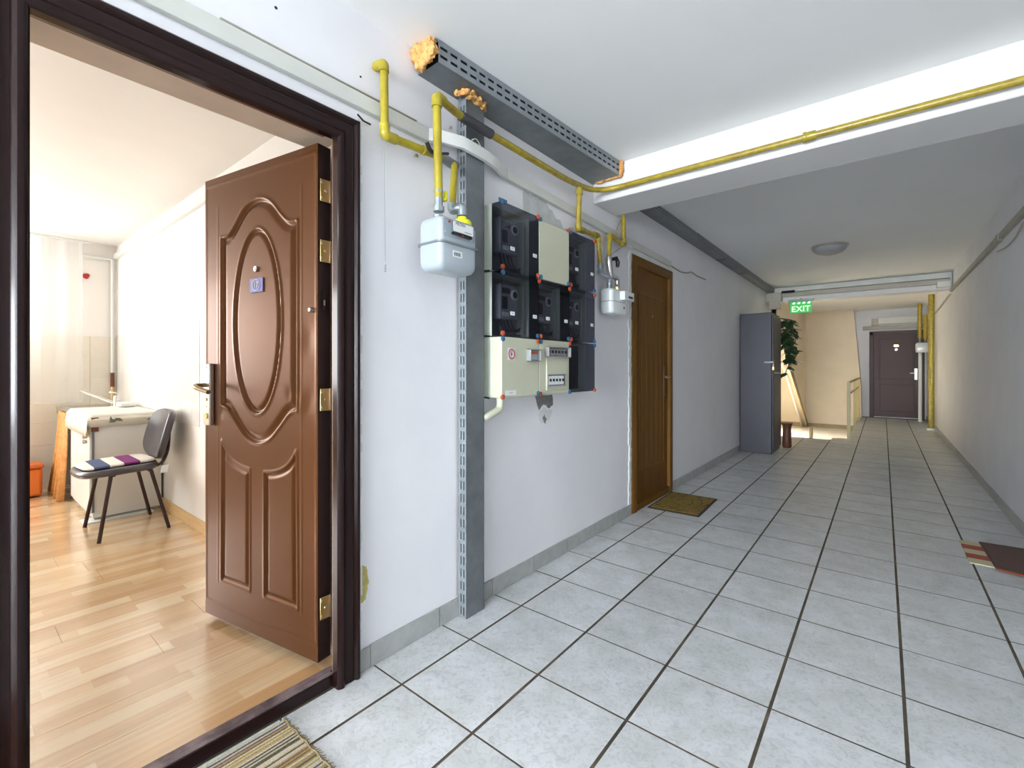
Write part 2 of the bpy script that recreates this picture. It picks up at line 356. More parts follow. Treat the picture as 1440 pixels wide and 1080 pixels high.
def fillet(pts, r, n=6):
    pts = [Vector(p) for p in pts]; out = [pts[0]]
    for i in range(1, len(pts)-1):
        a = (pts[i-1]-pts[i]); b = (pts[i+1]-pts[i]); rr = min(r, a.length*.49, b.length*.49)
        p0 = pts[i]+a.normalized()*rr; p1 = pts[i]+b.normalized()*rr
        for k in range(n+1):
            t = k/n; out.append(p0*(1-t)**2+pts[i]*2*t*(1-t)+p1*t*t)
    out.append(pts[-1]); return out
def thing(name, loc, label=None, cat=None, group=None, kind=None):
    o = bpy.data.objects.new(name, None); COL.objects.link(o); o.location = loc; o.empty_display_size = .05
    return tag(o, label, cat, group, kind)
def tag(o, label=None, cat=None, group=None, kind=None):
    if label: o['label'] = label
    if cat: o['category'] = cat
    if group: o['group'] = group
    if kind: o['kind'] = kind
    return o
def lab(o, t): o['label'] = t; return o
def text(s, size, origin, xdir, ydir, m, name, parent, ext=.0006, align='CENTER'):
    cu = bpy.data.curves.new('t', 'FONT'); cu.body = s; cu.size = size; cu.align_x = align; cu.align_y = 'CENTER'; cu.extrude = ext
    ob = bpy.data.objects.new('t', cu); COL.objects.link(ob)
    dg = bpy.context.evaluated_depsgraph_get(); me = bpy.data.meshes.new_from_object(ob.evaluated_get(dg))
    bpy.data.objects.remove(ob)
    X = Vector(xdir).normalized(); Y = Vector(ydir).normalized(); Z = X.cross(Y)
    root = Vector((0, 0, 0)); p = parent
    while p is not None: root += p.location; p = p.parent
    mt = Matrix((X, Y, Z)).transposed().to_4x4(); mt.translation = Vector(origin)-root
    me.transform(mt); me.materials.clear(); me.materials.append(m)
    o = bpy.data.objects.new(name, me); COL.objects.link(o); o.parent = parent; return o

# ================================================================== SETTING
P = 0.3446; GX0, GY0 = 0.177, 1.0166
XR, YF, ZC = 2.235, 13.3, 2.43
YB = -7.0          # back end of the corridor
YL = 9.0           # end of left wall
ZK = .03           # kitchen floor
# ---- corridor floor: grout bed with tiles as children
fl = MB()
fl.box(-.0, XR, YB, 8.66, -.12, -.0025)
fl.box(1.06, XR, 8.66, YF, -.12, -.0025)
floor = fl.build('floor', M['grout'], kind='structure')
tmesh = {}
def floor_tile(x0, x1, y0, y1):
    g = .0046; x0 += g; x1 -= g; y0 += g*.55; y1 -= g*.55
    key = (round(x1-x0, 4), round(y1-y0, 4))
    if key not in tmesh:
        me = bpy.data.meshes.new('tile'); hx, hy = key[0]/2, key[1]/2; c = .0006
        vs = [(-hx, -hy, -.008), (hx, -hy, -.008), (hx, hy, -.008), (-hx, hy, -.008), (-hx, -hy, -c), (hx, -hy, -c), (hx, hy, -c), (-hx, hy, -c),
              (-hx+c, -hy+c, 0), (hx-c, -hy+c, 0), (hx-c, hy-c, 0), (-hx+c, hy-c, 0)]
        fs = [(8, 9, 10, 11)]+[(i, (i+1) % 4, (i+1) % 4+4, i+4) for i in range(4)]+[(i+4, (i+1) % 4+4, (i+1) % 4+8, i+8) for i in range(4)]
        me.from_pydata(vs, [], fs); me.materials.append(M['tile']); me.materials.append(M['grout']); tmesh[key] = me
        for p in me.polygons: p.material_index = 0 if p.index == 0 else 1
    o = bpy.data.objects.new('tile', tmesh[key]); COL.objects.link(o); o.parent = floor
    o.location = ((x0+x1)/2, (y0+y1)/2, random.uniform(-.0008, .0004)); return o
xs = [.002]+[GX0+P*i for i in range(6)]+[XR-.002]
ys = [GY0+P*j for j in range(-3, 36)]
for j in range(len(ys)-1):
    for i in range(len(xs)-1):
        y0, y1 = ys[j], min(ys[j+1], YF)
        if y0 > 8.5 and xs[i+1] < 1.1: continue
        if y1 > 8.66 and xs[i+1] < 1.1: y1 = 8.65
        x0 = xs[i]
        if y0 > 8.6 and x0 < 1.06: x0 = 1.065
        floor_tile(x0, xs[i+1], y0, y1)
bk = MB()
for j in range(-24, -3):
    for i in range(len(xs)-1):
        y0 = GY0+P*j; bk.box(xs[i]+.0035, xs[i+1]-.0035, max(y0, YB)+.002, y0+P-.002, -.008, 0)
bk.build('back_tiles', M['tile'], floor, kind='stuff')
# ---- walls
wl = MB()
TW = .235
D1 = (.045, .945, 1.985)
D2 = (3.30, 4.175, 1.99)
wl.box(-TW, 0, YB, D1[0], 0, ZC+.1)
wl.box(-TW, 0, D1[0], D1[1], D1[2], ZC+.1)
wl.box(-TW, 0, D1[1], D2[0], 0, ZC+.1)
wl.box(-TW, 0, D2[0], D2[1], D2[2], ZC+.1)
wl.box(-TW, 0, D2[1], YL, 0, ZC+.1)
wall_left = wl.build('wall_left', M['wall'], kind='structure')
# inside faces of the doorway (beige plaster reveal, part of the wall)
rv = MB()
rv.box(-TW-.002, -.066, D1[0], D1[1], D1[2]-.012, D1[2]-.0005)
rv.box(-TW-.002, -.10, D1[1]-.012, D1[1]-.0005, ZK, D1[2]-.012)
rv.box(-TW-.002, -.066, D1[0]+.0005, D1[0]+.012, ZK, D1[2]-.012)
lab(rv.build('door_reveal', M['soffit'], wall_left), 'beige plastered reveal of the open doorway')
MB().box(XR, XR+.15, YB, YF, 0, ZC+.1).build('wall_right', M['wall'], kind='structure')
wb = MB()
for a in ((-TW, .3, 0, ZC+.1), (2.0, XR+.15, 0, ZC+.1)): wb.box(a[0], a[1], YB-.15, YB, a[2], a[3])
wb.box(.3, 2.0, YB-.15, YB, 0, .4); wb.box(.3, 2.0, YB-.15, YB, 2.3, ZC+.1)
wb.build('wall_back', M['wall'], kind='structure')
win = thing('added_window_1', (1.15, YB-.05, .4), kind='structure')  # unseen window, added to account for the corridor light
f = MB()
for x in (.3, 1.12, 1.94): f.box(x, x+.06, YB-.11, YB-.05, .4, 2.3)
f.box(.3, 2.0, YB-.11, YB-.05, .4, .46); f.box(.3, 2.0, YB-.11, YB-.05, 2.24, 2.3)
f.build('window_frame', M['white_pl'], win, bevel=.006)
MB().box(.36, 1.94, YB-.085, YB-.08, .46, 2.24).build('window_pane', M['glass'], win)
MB().box(-TW, XR+.15, YB-.15, YF+.1, ZC, ZC+.12).build('ceiling', M['ceiling'], kind='structure')
MB().box(.9, XR+.15, YF, YF+.12, -.4, ZC).build('wall_far', M['wall'], kind='structure')
# beams
bm_ = MB(); bm_.box(0, XR, 2.713, 3.035, 2.21, ZC+.05)
bm_.build('trim_1', M['beam'], kind='structure', bevel=.006)
MB().box(0.0, XR, 8.66, 8.90, 2.20, ZC+.05).build('trim_2', M['beam'], kind='structure', bevel=.006)
# ---- skirting tiles
def skirting(name, segs, xf, sgn, step0):
    root = thing(name, (xf, 1.0, 0), kind='structure')
    bed = MB()
    for (a, b) in segs: bed.box(min(xf, xf+sgn*.006), max(xf, xf+sgn*.006), a, b, 0, .076)
    bed.build('joint_bed', M['base_grout'], root)
    for (a, b) in segs:
        y = step0+math.floor((a-step0)/P)*P
        while y < b-.01:
            y0 = max(y, a)+.0022; y1 = min(y+P, b)-.0022
            if y1-y0 > .02:
                t = MB().box(min(xf, xf+sgn*.011), max(xf, xf+sgn*.011), y0, y1, .0, .079+random.uniform(-.002, .002)); t.build('skirting_tile', M['skirt'], root)
            y += P
    return root
skirting('baseboard_left', [(.955, D2[0]-.01), (D2[1]+.01, YL)], 0, 1, 1.0)
skirting('baseboard_right', [(YB, YF)], XR, -1, .9)

# ---- plaster patches on left wall (irregular thin crusts)
def patch(pts, x, th, m, name, parent, label=None, jit=.006, sub=5):
    P_ = []
    n = len(pts)
    for i in range(n):
        a = onx(*pts[i], x); b = onx(*pts[(i+1) % n], x)
        for k in range(sub):
            q = a.lerp(b, k/sub); P_.append((q.y+random.uniform(-jit, jit), q.z+random.uniform(-jit, jit)))
    o = MB().prism(P_, 'x', x+.0002, x+th).build(name, m, parent)
    if label: lab(o, label)
    return o
patch([(738, 268), (768, 283), (790, 318), (808, 322), (815, 336), (760, 322), (736, 300)], 0, .0015, M['patch'], 'plaster_patch', wall_left, 'rough grey plaster above the meter boxes', jit=.016)
patch([(752, 557), (776, 555), (778, 568), (772, 574), (764, 568), (758, 576)], 0, .0012, M['patch_dark'], 'plaster_patch', wall_left, 'bare grey plaster under the meter boxes', jit=.004)
patch([(757, 582), (763, 574), (776, 578), (772, 590), (760, 596)], 0, .003, M['patch_white'], 'paint_flake', wall_left, None, jit=.008)
patch([(762, 588), (765, 583), (768, 590), (766, 596)], 0, .0036, M['patch_dark'], 'paint_chip', wall_left, None, jit=.003)
patch([(509, 796), (516, 797), (518, 820), (514, 842), (508, 848)], 0, .0015, M['patch_yellow'], 'foam_smear', wall_left, 'yellow foam smear beside the brown door frame', jit=.003)
for (u, v, r) in ((389-1, 11, .005), (507, 108, .004), (424-1, 148, .0)):
    if r:
        c = onx(u, v, 0); MB().cyl((0.0002, c.y, c.z), (.001, c.y, c.z), r).build('wall_hole', M['dark'], wall_left)
for (u, v) in ((404-2, 1), ):
    pass
# crumbly white edge along frames
edge = MB()
for k in range(60):
    z = .05+k*.033; edge.box(0, .004+random.random()*.003, .948, .958+random.random()*.012, z, z+.034)
edge.build('plaster_edge', M['patch_white'], wall_left)
edge = MB()
for k in range(60):
    z = .05+k*.0325; edge.box(0, .006+random.random()*.003, D2[0]-.035-random.random()*.02, D2[0]-.004, z, z+.0335)
for k in range(26):
    y = D2[0]+k*.0335; edge.box(0, .006, y, y+.034, D2[2]+.002, D2[2]+.022+random.random()*.02)
edge.build('plaster_edge', M['patch_white'], wall_left)

# ================================================================== KITCHEN
KX, KY0, KY1, KZ = -4.42, -2.3, 1.075, 2.32
kf = MB().box(KX, -TW-.0, KY0, KY1, -.12, ZK-.004).box(-TW, -.05, D1[0], D1[1], -.12, ZK-.004).build('floor_kitchen', M['plank_gap'], kind='structure')
pm = {}
nx = int((-.035-KX)/.195)+1
for i in range(nx):
    x1 = -.051-i*.195; x0 = max(x1-.195, KX)
    off = random.random()*1.29
    y = KY0-off
    ya, yb = (KY0, KY1)
    if x1 > -TW+.01: ya, yb = D1[0]+.012, D1[1]-.012
    y = ya-off
    while y < yb:
        a, b = max(y, ya)+.0006, min(y+1.29, yb)-.0006; y += 1.29
        if b-a < .03: continue
        if x1 > -TW-.01 and x0 < -TW: pass
        MB().box(x0+.0006, x1-.0006, a, b, ZK-.006, ZK).build('plank', M['laminate'], kf)
kw = MB()
kw.box(KX, -TW, KY1, KY1+.12, 0, KZ+.1)
kw.build('wall_kitchen_right', M['kwall'], kind='structure')
kw = MB()
kw.box(KX-.15, KX, KY0, KY1+.12, 0, .85); kw.box(KX-.15, KX, KY0, KY1+.12, 2.15, KZ+.1)
kw.box(KX-.15, KX, .38, KY1+.12, .85, 2.15); kw.box(KX-.15, KX, KY0, -2.1, .85, 2.15)
wkf = kw.build('wall_kitchen_far', M['kwall'], kind='structure')
MB().box(KX, -TW, KY0-.12, KY0, 0, KZ+.1).build('wall_kitchen_near', M['kwall'], kind='structure')
MB().box(KX, -TW+.0, KY0, KY1, KZ, KZ+.08).build('ceiling_kitchen', M['kwall'], kind='structure')
win = thing('window_2', (KX-.05, -.86, .85), kind='structure')
f = MB()
for y in (-2.1, -1.3, -.45, .32): f.box(KX-.1, KX-.04, y, y+.06, .85, 2.15)
f.box(KX-.1, KX-.04, -2.1, .38, .85, .91); f.box(KX-.1, KX-.04, -2.1, .38, 2.09, 2.15)
f.build('window_frame', M['white_pl'], win, bevel=.006)
MB().box(KX-.072, KX-.068, -2.05, .33, .9, 2.1).build('window_pane', M['glass'], win)
MB().box(-2.9, -TW, KY1-.012, KY1, ZK, ZK+.075).build('baseboard_kitchen', M['beech'], kind='structure')
# kitchen wall tiles
tl = thing('trim_3', (KX, KY1, 0), kind='structure')
MB().box(KX, KX+.003, -.3, KY1, 0.03, 1.42).build('joint_bed', M['kgrout'], tl)
for i in range(7):
    for j in range(7):
        y1 = KY1-i*.2; y0 = max(y1-.2, -.3)+.002; z0 = 1.42-(j+1)*.2; z1 = z0+.198
        if z0 < .02: continue
        MB().box(KX+.003, KX+.009, y0, y1, z0, z1).build('wall_tile', M['ktile'], tl)
MB().box(KX, -2.06, KY1-.001, KY1, .72, 1.44).build('joint_bed', M['kgrout'], tl)
for i in range(12):
    x0 = KX+.01+i*.2; x1 = min(x0+.198, -2.06)
    for j in range(4):
        z0 = .72+j*.18; MB().box(x0, x1, KY1-.003, KY1-.001, z0+.002, z0+.18).build('wall_tile', M['ktile_w'], tl)
# ================================================================== STAIRWELL
ZL = -.28; YW = 12.9
st = MB()
st.box(.0, 1.06, 8.66, 8.95, -.5, -.14); st.box(-1.5, 1.12, 8.95, YW, -.5, ZL)
st.build('floor_landing', M['ktile'], kind='structure')
wf = MB()
wf.prism([(-1.5, ZL), (1.13, ZL), (1.12, .7), (.985, ZC), (-1.5, ZC)], 'y', YW, YF)
wf.build('wall_stair', M['cream'], kind='structure')
MB().box(-1.5, 1.1, YW-.012, YW, ZL, ZL+.09).build('baseboard_stair', M['tan_strip'], kind='structure')
MB().box(-1.62, -1.5, YL-.1, YW, ZL, ZC).build('wall_stair_left', M['wall'], kind='structure')
w3 = thing('window_3', (-1.5, 10.9, ZL), kind='structure')
MB().box(-1.5, -1.46, 9.6, 12.2, -.2, -.15).box(-1.5, -1.46, 9.6, 12.2, .7, .75).box(-1.5, -1.46, 9.6, 9.66, -.15, .7).box(-1.5, -1.46, 12.14, 12.2, -.15, .7).build('window_frame', M['white_pl'], w3)
MB().box(-1.5, -TW, YL-.12, YL, ZL, ZC).build('wall_stair_near', M['wall'], kind='structure')
MB().box(-1.6, 0, YL-.0, YW, ZC, ZC+.1).build('ceiling_stair', M['ceiling'], kind='structure')
za = lambda y: 1.81-.539*(y-9.0)
MB().prism([(9.0, za(9.0)), (YW, za(YW)), (YW, za(YW)+.17), (9.3, ZC), (9.0, ZC)], 'x', -.02, .08).prism([(9.0, za(9.0)), (YW, za(YW)), (YW, ZC), (9.0, ZC)], 'x', -.0, .07).build('wall_stair_flight', M['cream'], kind='structure')
MB().prism([(9.0, za(9.0)-.12), (YW, za(YW)-.0), (YW, za(YW)+.12), (9.0, za(9.0)+.12)], 'x', .07, .11).build('trim_4', M['tan_strip'], kind='structure')
MB().box(1.06, 1.12, 8.66, YW, -.5, -.002).build('trim_5', M['trunk_old'], kind='structure')

# ================================================================== DOOR 1 (open, brown steel)
door1 = thing('door_1', (0, .5, 0), 'open dark brown steel entrance door with an oval panel and number 17', None, kind='structure')
prof = [(0, -.002), (0, .026), (.004, .031), (.012, .036), (.020, .036), (.027, .031), (.031, .027), (.044, .026), (.048, .028), (.062, .028), (.066, .026), (.069, .03), (.074, .036), (.083, .036), (.089, .030), (.093, .018), (.093, -.002)]
def architrave(prof, y0, y1, zt, zb, m, name, parent, x0=0, s=1):
    mb = MB(); vs = []; fs = []
    n = len(prof)
    for (t, h) in prof:
        vs += [(x0+h*s, y0-t, zb), (x0+h*s, y0-t, zt+t), (x0+h*s, y1+t, zt+t), (x0+h*s, y1+t, zb)]
    for i in range(n-1):
        for k in range(3): fs.append((i*4+k, i*4+k+1, (i+1)*4+k+1, (i+1)*4+k))
    mb.add(vs, fs); return mb.build(name, m, parent, smooth=True)
architrave(prof, .119, .857, 1.921, 0, M['frame'], 'door_frame', door1)
j = MB(); j.box(-.064, .0, .890, .944, .03, 1.98); j.box(-.010, .0, .857, .890, .03, 1.946)
j.box(-.064, .0, .046, .119, .03, 1.98); j.box(-.064, .0, .119, .857, 1.946, 1.984)
j.build('door_jamb', M['frame_in'], door1, bevel=.003)
MB().box(-.050, .0, .05, .94, 0, .044).build('door_sill', M['frame'], door1, bevel=.003)
s2 = MB(); s2.box(-.048, -.022, .119, .888, .0445, .047); s2.build('sill_plate', M['sill'], door1, bevel=.001); s2 = MB(); s2.box(-.020, -.001, .119, .857, .0445, .048); s2.build('sill_plate', M['sill'], door1, bevel=.001)
H0 = Vector((-.079, .843)); du = Vector((-.709, -.131)).normalized(); dn = Vector((-du.y, du.x))
if dn.y > 0: dn = -dn
LW = .722; ZB_, ZT_ = .058, 1.928
def dpt(s, z, h): q = H0+du*s+dn*h; return (q.x, q.y, z)
# pressed relief
def closed(poly, n=None):
    return np.array(poly+[poly[0]])
def smooth_poly(pts, n=10):
    out = []
    for i in range(len(pts)-1):
        p0 = pts[max(i-1, 0)]; p1 = pts[i]; p2 = pts[i+1]; p3 = pts[min(i+2, len(pts)-1)]
        for k in range(n):
            t = k/n
            out.append(tuple(.5*((2*p1[a])+(-p0[a]+p2[a])*t+(2*p0[a]-5*p1[a]+4*p2[a]-p3[a])*t*t+(-p0[a]+3*p1[a]-3*p2[a]+p3[a])*t**3) for a in (0, 1)))
    out.append(pts[-1]); return out
mid = .357
top = [(.603, 1.669), (.575, 1.668), (.545, 1.675), (.504, 1.708), (.455, 1.757), (.41, 1.782), (.357, 1.791)]
top = top+[(2*mid-a, b) for a, b in top[-2::-1]]
bot = [(.603, .958), (.575, .955), (.545, .938), (.49, .885), (.43, .838), (.357, .818)]
bot = bot+[(2*mid-a, b) for a, b in bot[-2::-1]]
big = smooth_poly(top, 6)+smooth_poly(bot, 6)[::-1]
oval = [(mid+.156*math.cos(a), 1.304+.369*math.sin(a)) for a in np.linspace(0, 2*math.pi, 60, endpoint=False)]
ll = smooth_poly([(.598, .812), (.57, .775), (.53, .742), (.47, .720), (.403, .711)], 5)+[(.403, .223), (.603, .223)]
lr = [(2*mid-a, b) for a, b in ll]
bord = [(.008, .12), (.714, .12), (.714, 1.897), (.008, 1.897)]
NS, NZ = 130, 380
ss, zz = np.meshgrid(np.linspace(0, LW, NS), np.linspace(ZB_, ZT_, NZ))
ptx, ptz = ss.ravel(), zz.ravel()
def sdist(poly):
    q = closed(poly); d = np.full(ptx.shape, 9.0); ins = np.zeros(ptx.shape, bool)
    for i in range(len(q)-1):
        a, b = q[i], q[i+1]; ab = b-a; l2 = (ab**2).sum()+1e-12
        t = np.clip(((ptx-a[0])*ab[0]+(ptz-a[1])*ab[1])/l2, 0, 1)
        d = np.minimum(d, np.hypot(ptx-a[0]-t*ab[0], ptz-a[1]-t*ab[1]))
        c = ((a[1] > ptz) != (b[1] > ptz)); xi = a[0]+(ptz-a[1])*ab[0]/(ab[1] if abs(ab[1]) > 1e-9 else 1e-9)
        ins ^= (c & (ptx < xi))
    return np.where(ins, d, -d)
h = np.zeros(ptx.shape)
def ridge(sd, w_, a): return a*np.exp(-(sd/w_)**2)
def sstep(a, b, x): t = np.clip((x-a)/(b-a), 0, 1); return t*t*(3-2*t)
for poly, a, gw in ((big, .0045, .042), (oval, .0045, .03), (ll, .003, .03), (lr, .003, .03)):
    sd = sdist(poly)
    h += ridge(sd, .0055, a)-a*1.9*sstep(.003, .010, sd)*(1-sstep(.012, gw, sd))
h += ridge(sdist(bord), .0035, .0022)
for sx in (.09, .627):
    h += .0012*np.exp(-((ptx-sx)/.003)**2)*((ptz > .21) & (ptz < 1.8))
# a few dents near the hinge side
for (a, b, r, k) in ((.05, 1.22, .03, -.003), (.045, 1.0, .025, -.003), (.09, .98, .02, .002), (.60, .93, .012, -.002), (.16, 1.02, .015, -.002)):
    h += k*np.exp(-(((ptx-a)/r)**2+((ptz-b)/(r*1.8))**2))
vs = [dpt(a, b, c) for a, b, c in zip(ptx, ptz, h)]
fs = [(r*NS+c, r*NS+c+1, (r+1)*NS+c+1, (r+1)*NS+c) for r in range(NZ-1) for c in range(NS-1)]
me_ = MB().add(vs, fs); leaf = me_.build('door_leaf', M['leaf'], door1)
for p in leaf.data.polygons: p.use_smooth = True
core = MB()
core.hexa([dpt(s, 0, hh)[:2] for s, hh in ((0, -.0105), (LW, -.0105), (LW, -.055), (0, -.055))], ZB_, ZT_)
rim = [dpt(0, ZB_, 0), dpt(LW, ZB_, 0), dpt(LW, ZT_, 0), dpt(0, ZT_, 0)]; rim2 = [dpt(0, ZB_, -.0105), dpt(LW, ZB_, -.0105), dpt(LW, ZT_, -.0105), dpt(0, ZT_, -.0105)]
core.add(rim+rim2, [(k, (k+1) % 4, (k+1) % 4+4, k+4) for k in range(4)])
core.build('leaf_core', M['leaf_edge'], door1)
DU = Vector((du.x, du.y, 0)); DN = Vector((dn.x, dn.y, 0)); UZ = Vector((0, 0, 1))
# rabbet lip on hinge edge
for i, z in enumerate((1.761, 1.542, 1.004, .251)):
    hg = MB().box(-.0745, -.071, .848, .884, z-.04, z+.04).build('hinge', M['gold'], door1, bevel=.003)
    MB().box(-.074, -.069, .884, .8925, z-.04, z+.04).build('hinge_wing', M['satin'], hg)
    for dy, dz in ((.855, .027), (.868, 0), (.855, -.027)):
        MB().lathe([(.0055, 0), (.005, .002), (.002, .003)], (-.071, dy, z+dz), 'x', 12).build('screw', M['satin'], hg, smooth=True)
MB().box(-.0765, -.0738, .86, .87, 1.33, 1.40).build('lock_slot', M['black'], door1)
MB().box(-.0738, -.073, .862, .868, 1.345, 1.365).build('bolt_label', M['satin'], door1)
MB().cyl(dpt(.359, 1.511, .001), dpt(.359, 1.511, .007), .011).cyl(dpt(.359, 1.511, .007), dpt(.359, 1.511, .009), .007).build('peephole', M['chrome'], door1, smooth=True)
MB().cyl(dpt(.032, 1.329, .001), dpt(.032, 1.329, .012), .010, .007).build('door_stud', M['chrome'], door1, smooth=True)
M['plate_blue'] = mat('number_plate_blue', (112, 106, 176), 0.35)
pl = MB().obox(dpt(.354, 1.446, .003), DU, UZ, DN, .041, .028, .0022).build('number_plate', M['plate_blue'], door1, bevel=.0012)
ring = MB(); C0 = Vector(dpt(.354, 1.446, .0062))
ring.tube([C0+DU*(.022*math.cos(a))+UZ*(.022*math.sin(a)) for a in np.linspace(0, 2*math.pi, 33)], .0016, 6, False)
ring.build('plate_ring', M['white_pl'], pl)
text('17', .032, C0+DN*.0003, -DU, UZ, M['white_pl'], 'plate_number', pl)
# handle
hp = MB().obox(dpt(.676, 1.006, .011), DU, UZ, DN, .024, .131, .010).build('handle_plate', M['satin'], door1, bevel=.004)
MB().tube(fillet([dpt(.683, 1.045, .02), dpt(.683, 1.045, .064), dpt(.655, 1.038, .072), dpt(.575, 1.02, .066)], .022), [.009]*9+[.0095]*7, 12).build('door_handle', M['bronze'], hp, smooth=True)
MB().cyl(dpt(.676, .985, .02), dpt(.676, .985, .025), .007).cyl(dpt(.676, .915, .02), dpt(.676, .915, .0245), .012).build('lock_cylinder', M['gold'], hp, smooth=True)
MB().cyl(dpt(.676, .955, .02), dpt(.676, .955, .023), .004).cyl(dpt(.676, 1.12, .02), dpt(.676, 1.12, .023), .004).build('screw', M['gold'], hp)

# ================================================================== DOOR 2 (golden oak)
door2 = thing('door_2', (0, 3.73, 0), 'closed golden oak door in the left wall beyond the meters', None, kind='structure')
prof2 = [(0, -.03), (0, .010), (.006, .016), (.05, .016), (.06, .012), (.078, .010), (.08, -.002)]
architrave(prof2, 3.385, 4.095, 1.915, 0, M['wood_frame'], 'door_frame', door2)
MB().box(-.02, .012, 3.385, 4.095, 0, .055).build('door_sill', M['wood_frame'], door2, bevel=.003)
lf = MB().box(-.05, -.012, 3.385, 4.095, .055, 1.915).build('door_leaf', M['wood'], door2)
def panel_frame(x, y0, y1, z0, z1, w_=.012, d=.006, sx=1):
    mb = MB()
    for (a, b, c, e) in ((y0, y0+w_, z0, z1), (y1-w_, y1, z0, z1), (y0+w_, y1-w_, z0, z0+w_), (y0+w_, y1-w_, z1-w_, z1)):
        mb.prism([(a, c), (b, c), (b, e), (a, e)], 'x', x, x+d*sx)
    return mb
panel_frame(-.012, 3.47, 4.01, .30, 1.72, .014, .004).build('panel_moulding', M['wood_frame'], door2, bevel=.0015)
gr = MB()
for k in range(5): gr.box(-.0122, -.0108, 3.53+k*.1, 3.536+k*.1, .32, 1.70)
gr.build('panel_groove', M['wood_frame'], door2)
pl2 = MB().box(-.012, .0, 3.985, 4.02, .875, 1.13).build('handle_plate', M['bronze_dark'], door2, bevel=.003)
MB().tube(fillet([(0, 4.0, 1.04), (.05, 4.0, 1.04), (.052, 3.9, 1.035)], .02), 0.008, 10).build('door_handle', M['bronze'], pl2, smooth=True)
MB().cyl((-.012, 3.74, 1.55), (-.006, 3.74, 1.55), .01).build('peephole', M['chrome'], door2, smooth=True)

# ================================================================== DOOR 3 (far end)
door3 = thing('door_3', (1.74, YF, 0), 'closed dark brown door at the far end of the corridor', None, kind='structure')
fr = MB(); fr.box(1.26, 1.34, YF-.05, YF, 0, 1.93); fr.box(2.12, 2.2, YF-.05, YF, 0, 1.93); fr.box(1.26, 2.2, YF-.05, YF, 1.86, 1.94)
fr.build('door_frame', M['dark_door'], door3, bevel=.006)
MB().box(1.34, 2.12, YF-.035, YF, .02, 1.86).build('door_leaf', M['dark_door'], door3)
for (a, b, c, d) in ((1.42, 2.04, .12, .75), (1.42, 2.04, .85, 1.78)):
    q = MB()
    for (e0, e1, g0, g1) in ((a, a+.03, c, d), (b-.03, b, c, d), (a, b, c, c+.03), (a, b, d-.03, d)): q.box(e0, e1, YF-.045, YF-.034, g0, g1)
    q.build('panel_moulding', M['dark_door'], door3, bevel=.003)
pl3 = MB().box(2.03, 2.08, YF-.045, YF-.035, .86, 1.10).build('handle_plate', M['satin'], door3)
MB().tube([(2.055, YF-.045, 1.0), (2.055, YF-.09, 1.0), (1.96, YF-.09, 1.0)], .009, 10).build('door_handle', M['satin'], pl3)
MB().cyl((1.73, YF-.035, 1.52), (1.73, YF-.045, 1.52), .02).build('peephole', M['chrome'], door3)
MB().box(1.69, 1.77, YF-.04, YF-.035, 1.58, 1.63).build('number_plate', M['gold'], door3)

# ================================================================== DUCTS AND POST
def slotted(mb, org, U, V, N_, length, height, rows, pitch=.054, slot=.037, sh=.012, th=.002):
    """plate with real slots: U along, V across, N_ thickness"""
    org = Vector(org); U = Vector(U).normalized(); V = Vector(V).normalized(); N_ = Vector(N_).normalized()
    def b(u0, u1, v0, v1): mb.obox(org+U*(u0+u1)/2+V*(v0+v1)/2, U, V, N_, (u1-u0)/2, (v1-v0)/2, th/2)
    edges = [0]
    for r in rows: edges += [r-sh/2, r+sh/2]
    edges.append(height)
    for i in range(0, len(edges), 2): b(0, length, edges[i], edges[i+1])
    for ri, r in enumerate(rows):
        n = int(length/pitch); off = 0
        x = 0
        for k in range(n+1):
            s0 = k*pitch+(pitch-slot)/2
            if s0+slot > length: break
            b(x, s0, r-sh/2, r+sh/2); x = s0+slot
        b(x, length, r-sh/2, r+sh/2)
duct = thing('cable_duct', (0.0, 1.9, 2.33), 'short grey steel slotted duct above the meter boxes with orange foam ends', 'duct')
xa, xb_, ya, yb2, zd = .125, .205, 1.235, 2.70, 2.334
U = Vector((xb_-xa, yb2-ya, 0)); LN = U.length
MB().hexa([(0.0, ya), (xa, ya), (xb_, yb2), (0.0, yb2)], zd, zd+.003).build('duct_tray', M['galv'], duct)
mb = MB(); slotted(mb, (xa, ya, zd+.003), U, (0, 0, 1), (1, 0, 0), LN, .090, [.028, .062]); mb.build('slotted_flange', M['galv_light'], duct)
MB().hexa([(0.0, ya+.01), (xa-.006, ya+.01), (xb_-.006, yb2), (0.0, yb2)], zd+.004, ZC-.001).build('duct_shade', M['dark'], duct)  # near-black block stands in for the shade behind the slots
fo = MB()
for (x, y, z, r) in ((.055, 1.215, 2.385, .045), (.10, 1.205, 2.37, .035), (.03, 1.21, 2.40, .035), (.085, 1.215, 2.405, .032), (.05, 1.21, 2.355, .03)): fo.blob((x, y, z), r*1.05, 4, .6, 42, (1, .6, 1))
fo.build('foam_plug', M['foam'], duct, smooth=True)
fo = MB()
for (u, v, r) in ((645, 131, .015), (654, 129, .02), (663, 134, .022), (671, 141, .022), (678, 148, .022), (668, 148, .012), (674, 154, .014), (680, 155, .012)):
    p = onz(u, v, 2.325); fo.blob(p, r, 3, .7, 60, (1, 1, .7))
fo.build('foam_bead', M['foam'], duct, smooth=True)
fo = MB()
for k in range(5): fo.blob((.21-.005*(k == 0), 2.695, 2.345+k*.018), .017, 2, .35, 50)
for k in range(8): fo.blob((.20-k*.022, 2.69, 2.338), .015, 2, .35, 50)
fo.build('foam_seam', M['foam'], duct, smooth=True)

